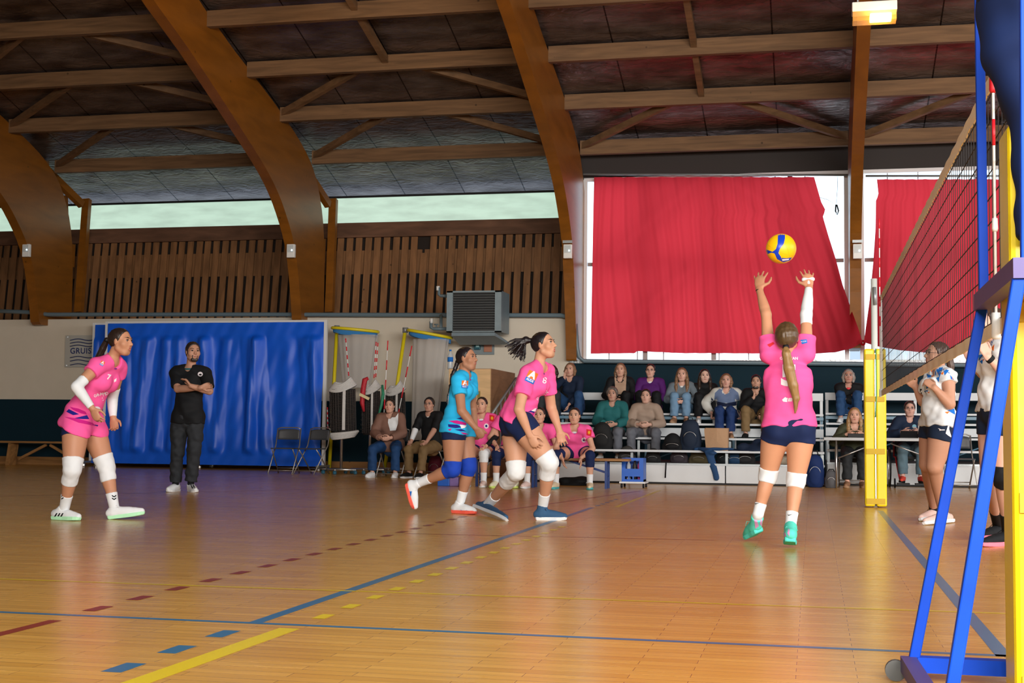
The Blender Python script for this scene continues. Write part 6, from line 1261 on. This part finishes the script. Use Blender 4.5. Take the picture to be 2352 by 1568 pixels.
decal(O['top'], cloth('pale_badge', (.2, .4, .5)), 'polo_badge', polys=[[(2100+5*math.cos(a), 979+5*math.sin(a)) for a in np.linspace(0, 6.28, 11)[:-1]]], cell=4)
e = empty('wheelchair', (wx, gy2, 0), 'black and red wheelchair under the young man at the table', 'wheelchair')
RM = mat('wheelchair_red', (.35, .015, .02), .4)
MB().box(wx-.21, wx+.21, gy2-.2, gy2+.22, .44, .475).build('seat', BLACK, e); MB().box(wx-.21, wx+.21, gy2+.23, gy2+.26, .5, .92).build('backrest', BLACK, e)
for sg in (-1, 1):
    x = wx+sg*.29; MB().tube([(x, gy2+.12+.29*math.cos(a), .30+.29*math.sin(a)) for a in np.linspace(0, 6.283, 33)[:-1]], .014, 8, closed=True).build('rear_wheel', BLACK, e, True)
    MB().tube([(x+sg*.03, gy2+.12+.26*math.cos(a), .30+.26*math.sin(a)) for a in np.linspace(0, 6.283, 33)[:-1]], .007, 6, closed=True).build('hand_rim', STEEL, e, True)
    sp = MB()
    for k_ in range(10): a = k_*math.pi/5; sp.tube([(x, gy2+.12, .30), (x, gy2+.12+.28*math.cos(a), .30+.28*math.sin(a))], .003, 4)
    sp.build('spokes', STEEL, e)
    MB().tube([(wx+sg*.23, gy2-.35, .075), (wx+sg*.25, gy2-.35, .075)], .073, 16).build('front_caster', BLACK, e, True)
    MB().tube([(wx+sg*.22, gy2+.24, .9), (wx+sg*.22, gy2+.22, .46), (wx+sg*.22, gy2-.25, .46), (wx+sg*.21, gy2-.36, .35), (wx+sg*.17, gy2-.42, .12)], .013, 8).build('side_frame', RM, e, True)
    MB().box(wx+sg*.13-.09, wx+sg*.13+.09, gy2-.62, gy2-.44, .06, .085).build('footplate', BLACK, e)
    MB().box(wx+sg*.24-.02, wx+sg*.24+.02, gy2-.22, gy2+.15, .66, .69).build('armrest', BLACK, e)
x0, z1_ = xz(2068, 989, TY+.12); x1, _ = xz(2108, 989, TY+.12)
e = empty('laptop', ((x0+x1)/2, TY+.12, tz), 'black laptop screen back standing open on the scorers table', 'laptop')
MB().add([(x0, TY+.16, tz+.01), (x1, TY+.16, tz+.01), (x1, TY+.10, z1_), (x0, TY+.10, z1_), (x0, TY+.17, tz+.01), (x1, TY+.17, tz+.01), (x1, TY+.11, z1_), (x0, TY+.11, z1_)], [(0, 1, 2, 3), (7, 6, 5, 4), (0, 4, 5, 1), (1, 5, 6, 2), (2, 6, 7, 3), (3, 7, 4, 0)]).build('lid', BLACK, e)
MB().box(x0, x1, TY+.16, TY+.38, tz, tz+.015).build('keyboard_base', BLACK, e)
p = at(2114, 1000, TY+.1); e = empty('steel_flask', (p.x, TY+.1, tz), 'slim white drinking flask standing right of the laptop', 'bottle'); MB().lathe((p.x, TY+.1, tz), [(.033, 0), (.035, .01), (.035, .2), (.026, .235), (.026, .26)], 16).build('flask_body', WMET, e, True); MB().lathe((p.x, TY+.1, tz+.255), [(.024, 0), (.024, .02)], 12).build('flask_cap', STEEL, e, True)
p = at(1966, 1000, TY+.2); o = MB().box(p.x-.12, p.x+.14, TY+.12, TY+.16, tz, tz+.06).build('black_tablet', BLACK, None, bevel=.005); tag(o, 'low black tablet standing in front of the writing girl', 'tablet')
# ------------------------------------------------------------------ crate trolley, bags, clothes
x0 = at(1428, 1100, 14.1).x; x1 = at(1478, 1100, 14.1).x; cz = at(1450, 1052, 14.1).z
e = empty('crate_trolley', ((x0+x1)/2, 14.25, 0), 'blue plastic ball crate on a small wheeled board at the bench end', 'crate')
cr = MB(); cr.box(x0, x0+.02, 14.1, 14.42, .09, cz); cr.box(x1-.02, x1, 14.1, 14.42, .09, cz); cr.box(x0, x1, 14.40, 14.42, .09, cz); cr.box(x0, x1, 14.1, 14.42, .09, .12)
for a, b, c, d in ((0, 1, 0, .1), (0, 1, .22, .55), (0, 1, .9, 1), (0, .18, .55, .9), (.8, 1, .55, .9), (0, .15, .1, .22), (.3, .36, .1, .22), (.5, .56, .1, .22), (.85, 1, .1, .22)): cr.box(x0+(x1-x0)*a, x0+(x1-x0)*b, 14.09, 14.11, .09+(cz-.09)*c, .09+(cz-.09)*d)
cr.build('crate_body', CRATE, e); MB().box(x0-.01, x1+.01, 14.08, 14.44, cz-.015, cz).build('crate_rim', mat('crate_rim', (.10, .22, .55), .4), e) if False else None
MB().box(x0-.03, x1+.03, 14.06, 14.46, .065, .09).build('board', WMET, e)
for dx in (x0, x1):
    for dy in (14.1, 14.42): MB().tube([(dx-.012, dy, .032), (dx+.012, dy, .032)], .032, 12).build('wheel', BLACK, e, True)
for i, (dx, c_) in enumerate(((.08, (.6, .65, .7)), (.17, (.03, .03, .03)), (.24, (.7, .1, .35)))):
    q = x0+dx; o = empty('crate_bottle', (q, 14.25, .12), ['pale', 'black', 'pink'][i]+' drinking bottle standing inside the blue crate', 'bottle', 'bottles in the crate'); MB().lathe((q, 14.25, .12), [(.03, 0), (.032, .02), (.032, .2), (.014, .24), (.014, .27)], 12).build('bottle_body', mat('crate_bottle_%d' % i, c_, .4), o, True); MB().lathe((q, 14.25, .385), [(.016, 0), (.016, .02)], 10).build('bottle_cap', BLACK, o, True)
def blob(name, u, v, Y, z0, sx, sy, sz, m, label, cat, seed=0, parts=None, kind='bag'):
    x = at(u, v, Y).x; rs = np.random.RandomState(seed+5); c = V(x, Y, z0+sz*.5); ax = np.eye(3)
    floor_clip = [(V(0, 0, z0), V(0, 0, -1))]
    if kind == 'bag': pr = [Limb(c+V(0, 0, -sz*.30), c+V(0, 0, sz*.22), [sx*.50, sx*.50, sx*.42], flat=(V(0, 1, 0), min(1, sy/sx)), k=.03, clip=floor_clip), Ell(c+V(0, -sy*.42, -sz*.15), ax, V(sx*.33, sy*.22, sz*.28), k=.02, clip=floor_clip)]
    else: pr = [Ell(c+V(rs.uniform(-.4, .4)*sx, rs.uniform(-.2, .2)*sy, -sz*.4+rs.uniform(-.1, .45)*sz), ax, V(sx*rs.uniform(.2, .34), sy*rs.uniform(.25, .4), sz*rs.uniform(.25, .5)), k=.04, clip=floor_clip) for _ in range(7)]+[Ell(c+V(0, 0, -sz*.5), ax, V(sx*.55, sy*.5, sz*.3), k=.04, clip=floor_clip)]
    e = empty(name, (x, Y, z0), label, cat, 'bags and clothes left on the stand')
    b = vol('cloth_heap' if kind != 'bag' else 'bag_body', pr, .012, m, e, .010 if kind != 'bag' else .004, wrinkle(V(0, 0, 1), seed, 30))
    if kind == 'bag':
        MB().tube([tuple(c+V(-.05, -.01, sz*.40)), tuple(c+V(-.03, -.02, sz*.56)), tuple(c+V(.03, -.02, sz*.56)), tuple(c+V(.05, -.01, sz*.40))], .009, 6).build('carry_handle', BLACK, e, True)
        MB().tube([tuple(c+V(sx*.30*math.cos(a), -sy*.52, -sz*.12+sz*.22*math.sin(a))) for a in np.linspace(.2, 2.9, 9)], .004, 5).build('zip', STEEL, e, True)
    return e
ZB1 = at(1600, 1034, 15.95).z; ZB2 = at(1600, 1005, 16.75).z; ZD = at(1600, 1064, 15.75).z-.01
blob('backpack', 1383, 1000, 16.1, ZB1, .34, .20, .40, cloth('black_bag', (.012, .013, .014)), 'black backpack standing beside the teal sweater woman', 'backpack', 1)
blob('backpack', 1586, 1000, 16.1, ZB1, .34, .22, .48, cloth('navy_bag', (.012, .022, .045)), 'navy backpack standing left of the paper bag', 'backpack', 2)
blob('duffel_bag', 1545, 1020, 16.08, ZB1, .34, .18, .17, BCL, 'low black bag lying left of the navy backpack', 'bag', 3)
blob('dark_jacket', 1735, 1000, 16.05, ZB1, .46, .24, .20, NAVY2, 'dark jacket heaped on the lower bench behind the setter', 'jacket', 4, kind='heap')
blob('black_clothes', 1322, 1100, 14.6, 0, .40, .28, .16, BCL, 'heap of black clothes on the floor behind the right substitute', 'clothes', 5, kind='heap')
blob('backpack', 1872, 1080, 15.5, 0, .28, .2, .52, cloth('deep_blue_bag', (.008, .025, .11)), 'tall navy backpack standing on the floor right of the setter', 'backpack', 6)
blob('backpack', 1909, 1090, 15.45, 0, .19, .15, .26, cloth('grey_bag', (.10, .10, .11)), 'small grey backpack on the floor by the table leg', 'backpack', 7)
for i, (u, c_, lb) in enumerate(((1500, (.02, .02, .022), 'black shoulder bag'), (1560, (.05, .04, .05), 'dark striped bag'), (1605, (.10, .08, .04), 'brown and yellow bag'), (1665, (.02, .025, .03), 'dark round bag'), (1688, (.015, .05, .12), 'small blue bag'), (1712, (.02, .02, .022), 'low black bag'), (1795, (.40, .33, .25), 'pale fluffy bag'), (1440, (.05, .05, .05), 'grey bag'))):
    blob('sports_bag', u, 1050, 16.35, ZD, .26+.03*(i % 3), .18, .17+.03*(i % 2), cloth('stow_bag_%d' % i, c_), lb+' stowed under the lowest bench, %s' % ['left of the crowd feet', 'under the long haired girl', 'under the paper bag', 'beside the hanging jeans', 'right of the hanging jeans', 'left of the setter legs', 'between the setter thighs', 'under the teal woman'][i], 'bag', 10+i)
# paper bag
p0 = at(1622, 1026, 16.0); p1 = at(1672, 1026, 16.0); zt_ = at(1645, 984, 16.0).z
e = empty('paper_bag', ((p0.x+p1.x)/2, 16.05, ZB1), 'brown paper carrier bag standing on the lowest bench', 'paper bag')
PAP = mat('kraft_paper', (.42, .26, .15), .8, bump=.4, bscale=9); x0, x1 = p0.x, p1.x
MB().add([(x0, 15.98, ZB1), (x1, 15.98, ZB1), (x1, 16.14, ZB1), (x0, 16.14, ZB1), (x0-.03, 15.99, zt_-.01), ((x0+x1)/2, 15.95, zt_), (x1+.0, 15.99, zt_), (x1+.01, 16.13, zt_+.01), (x0-.02, 16.13, zt_+.01), ((x0+x1)/2, 15.955, (ZB1+zt_)/2-.03)],
         [(0, 3, 2, 1), (0, 1, 9), (0, 9, 5, 4), (1, 6, 5, 9), (1, 2, 7, 6), (2, 3, 8, 7), (3, 0, 4, 8)]).build('bag_walls', PAP, e, solid=.003)
# jeans hanging over the bench
e = empty('hanging_jeans', tuple(at(1630, 1040, 15.85)), 'pair of blue jeans thrown over the lowest bench with one leg hanging', 'jeans')
vol('trouser_leg', [Limb(np.array(at(1612, 1031, 15.95)), np.array(at(1636, 1040, 15.80)), [.06, .075], k=.03, flat=(ZV, .5)), Limb(np.array(at(1630, 1040, 15.80)), np.array(at(1645, 1097, 15.72)), [.065, .055, .045], k=.03, flat=(V(0, 1, 0), .45))], .011, DENIM, e, .005, wrinkle(V(0, 0, 1), 3, 30))
vol('trouser_waist', [Limb(np.array(at(1600, 1031, 16.0)), np.array(at(1680, 1031, 16.0)), [.05, .06, .04], k=.03, flat=(ZV, .5))], .011, DENIM, e, .005, wrinkle(V(0, 0, 1), 4, 30))
tag(MB().tube([at(1530, 1060, 15.73), at(1528, 1097, 15.73)], .012, 6).build('black_strap', BLACK, None, True), 'thin black strap hanging over the white front panel of the stand', 'strap')
x = at(1029, 1100, 13.6).x
e = empty('cool_box', (x, 13.6, 0), 'blue and lilac cool box on the floor behind the sky blue player', 'cool box'); MB().box(x-.13, x+.05, 13.5, 13.7, 0, .19).build('box_body', CRATE, e, bevel=.01); MB().box(x+.05, x+.18, 13.5, 13.7, 0, .13).build('side_box', mat('lilac_box', (.22, .14, .40), .5), e, bevel=.01)
MB().box(x-.14, x+.06, 13.49, 13.71, .19, .22).build('lid', CRATE, e, bevel=.008)
x = at(1010, 1060, 17.2).x; blob('burgundy_bag', 1000, 1070, 17.3, 0, .26, .2, .36, cloth('burgundy_cloth', (.10, .008, .02)), 'burgundy bag on the floor behind the seated man', 'bag', 21)
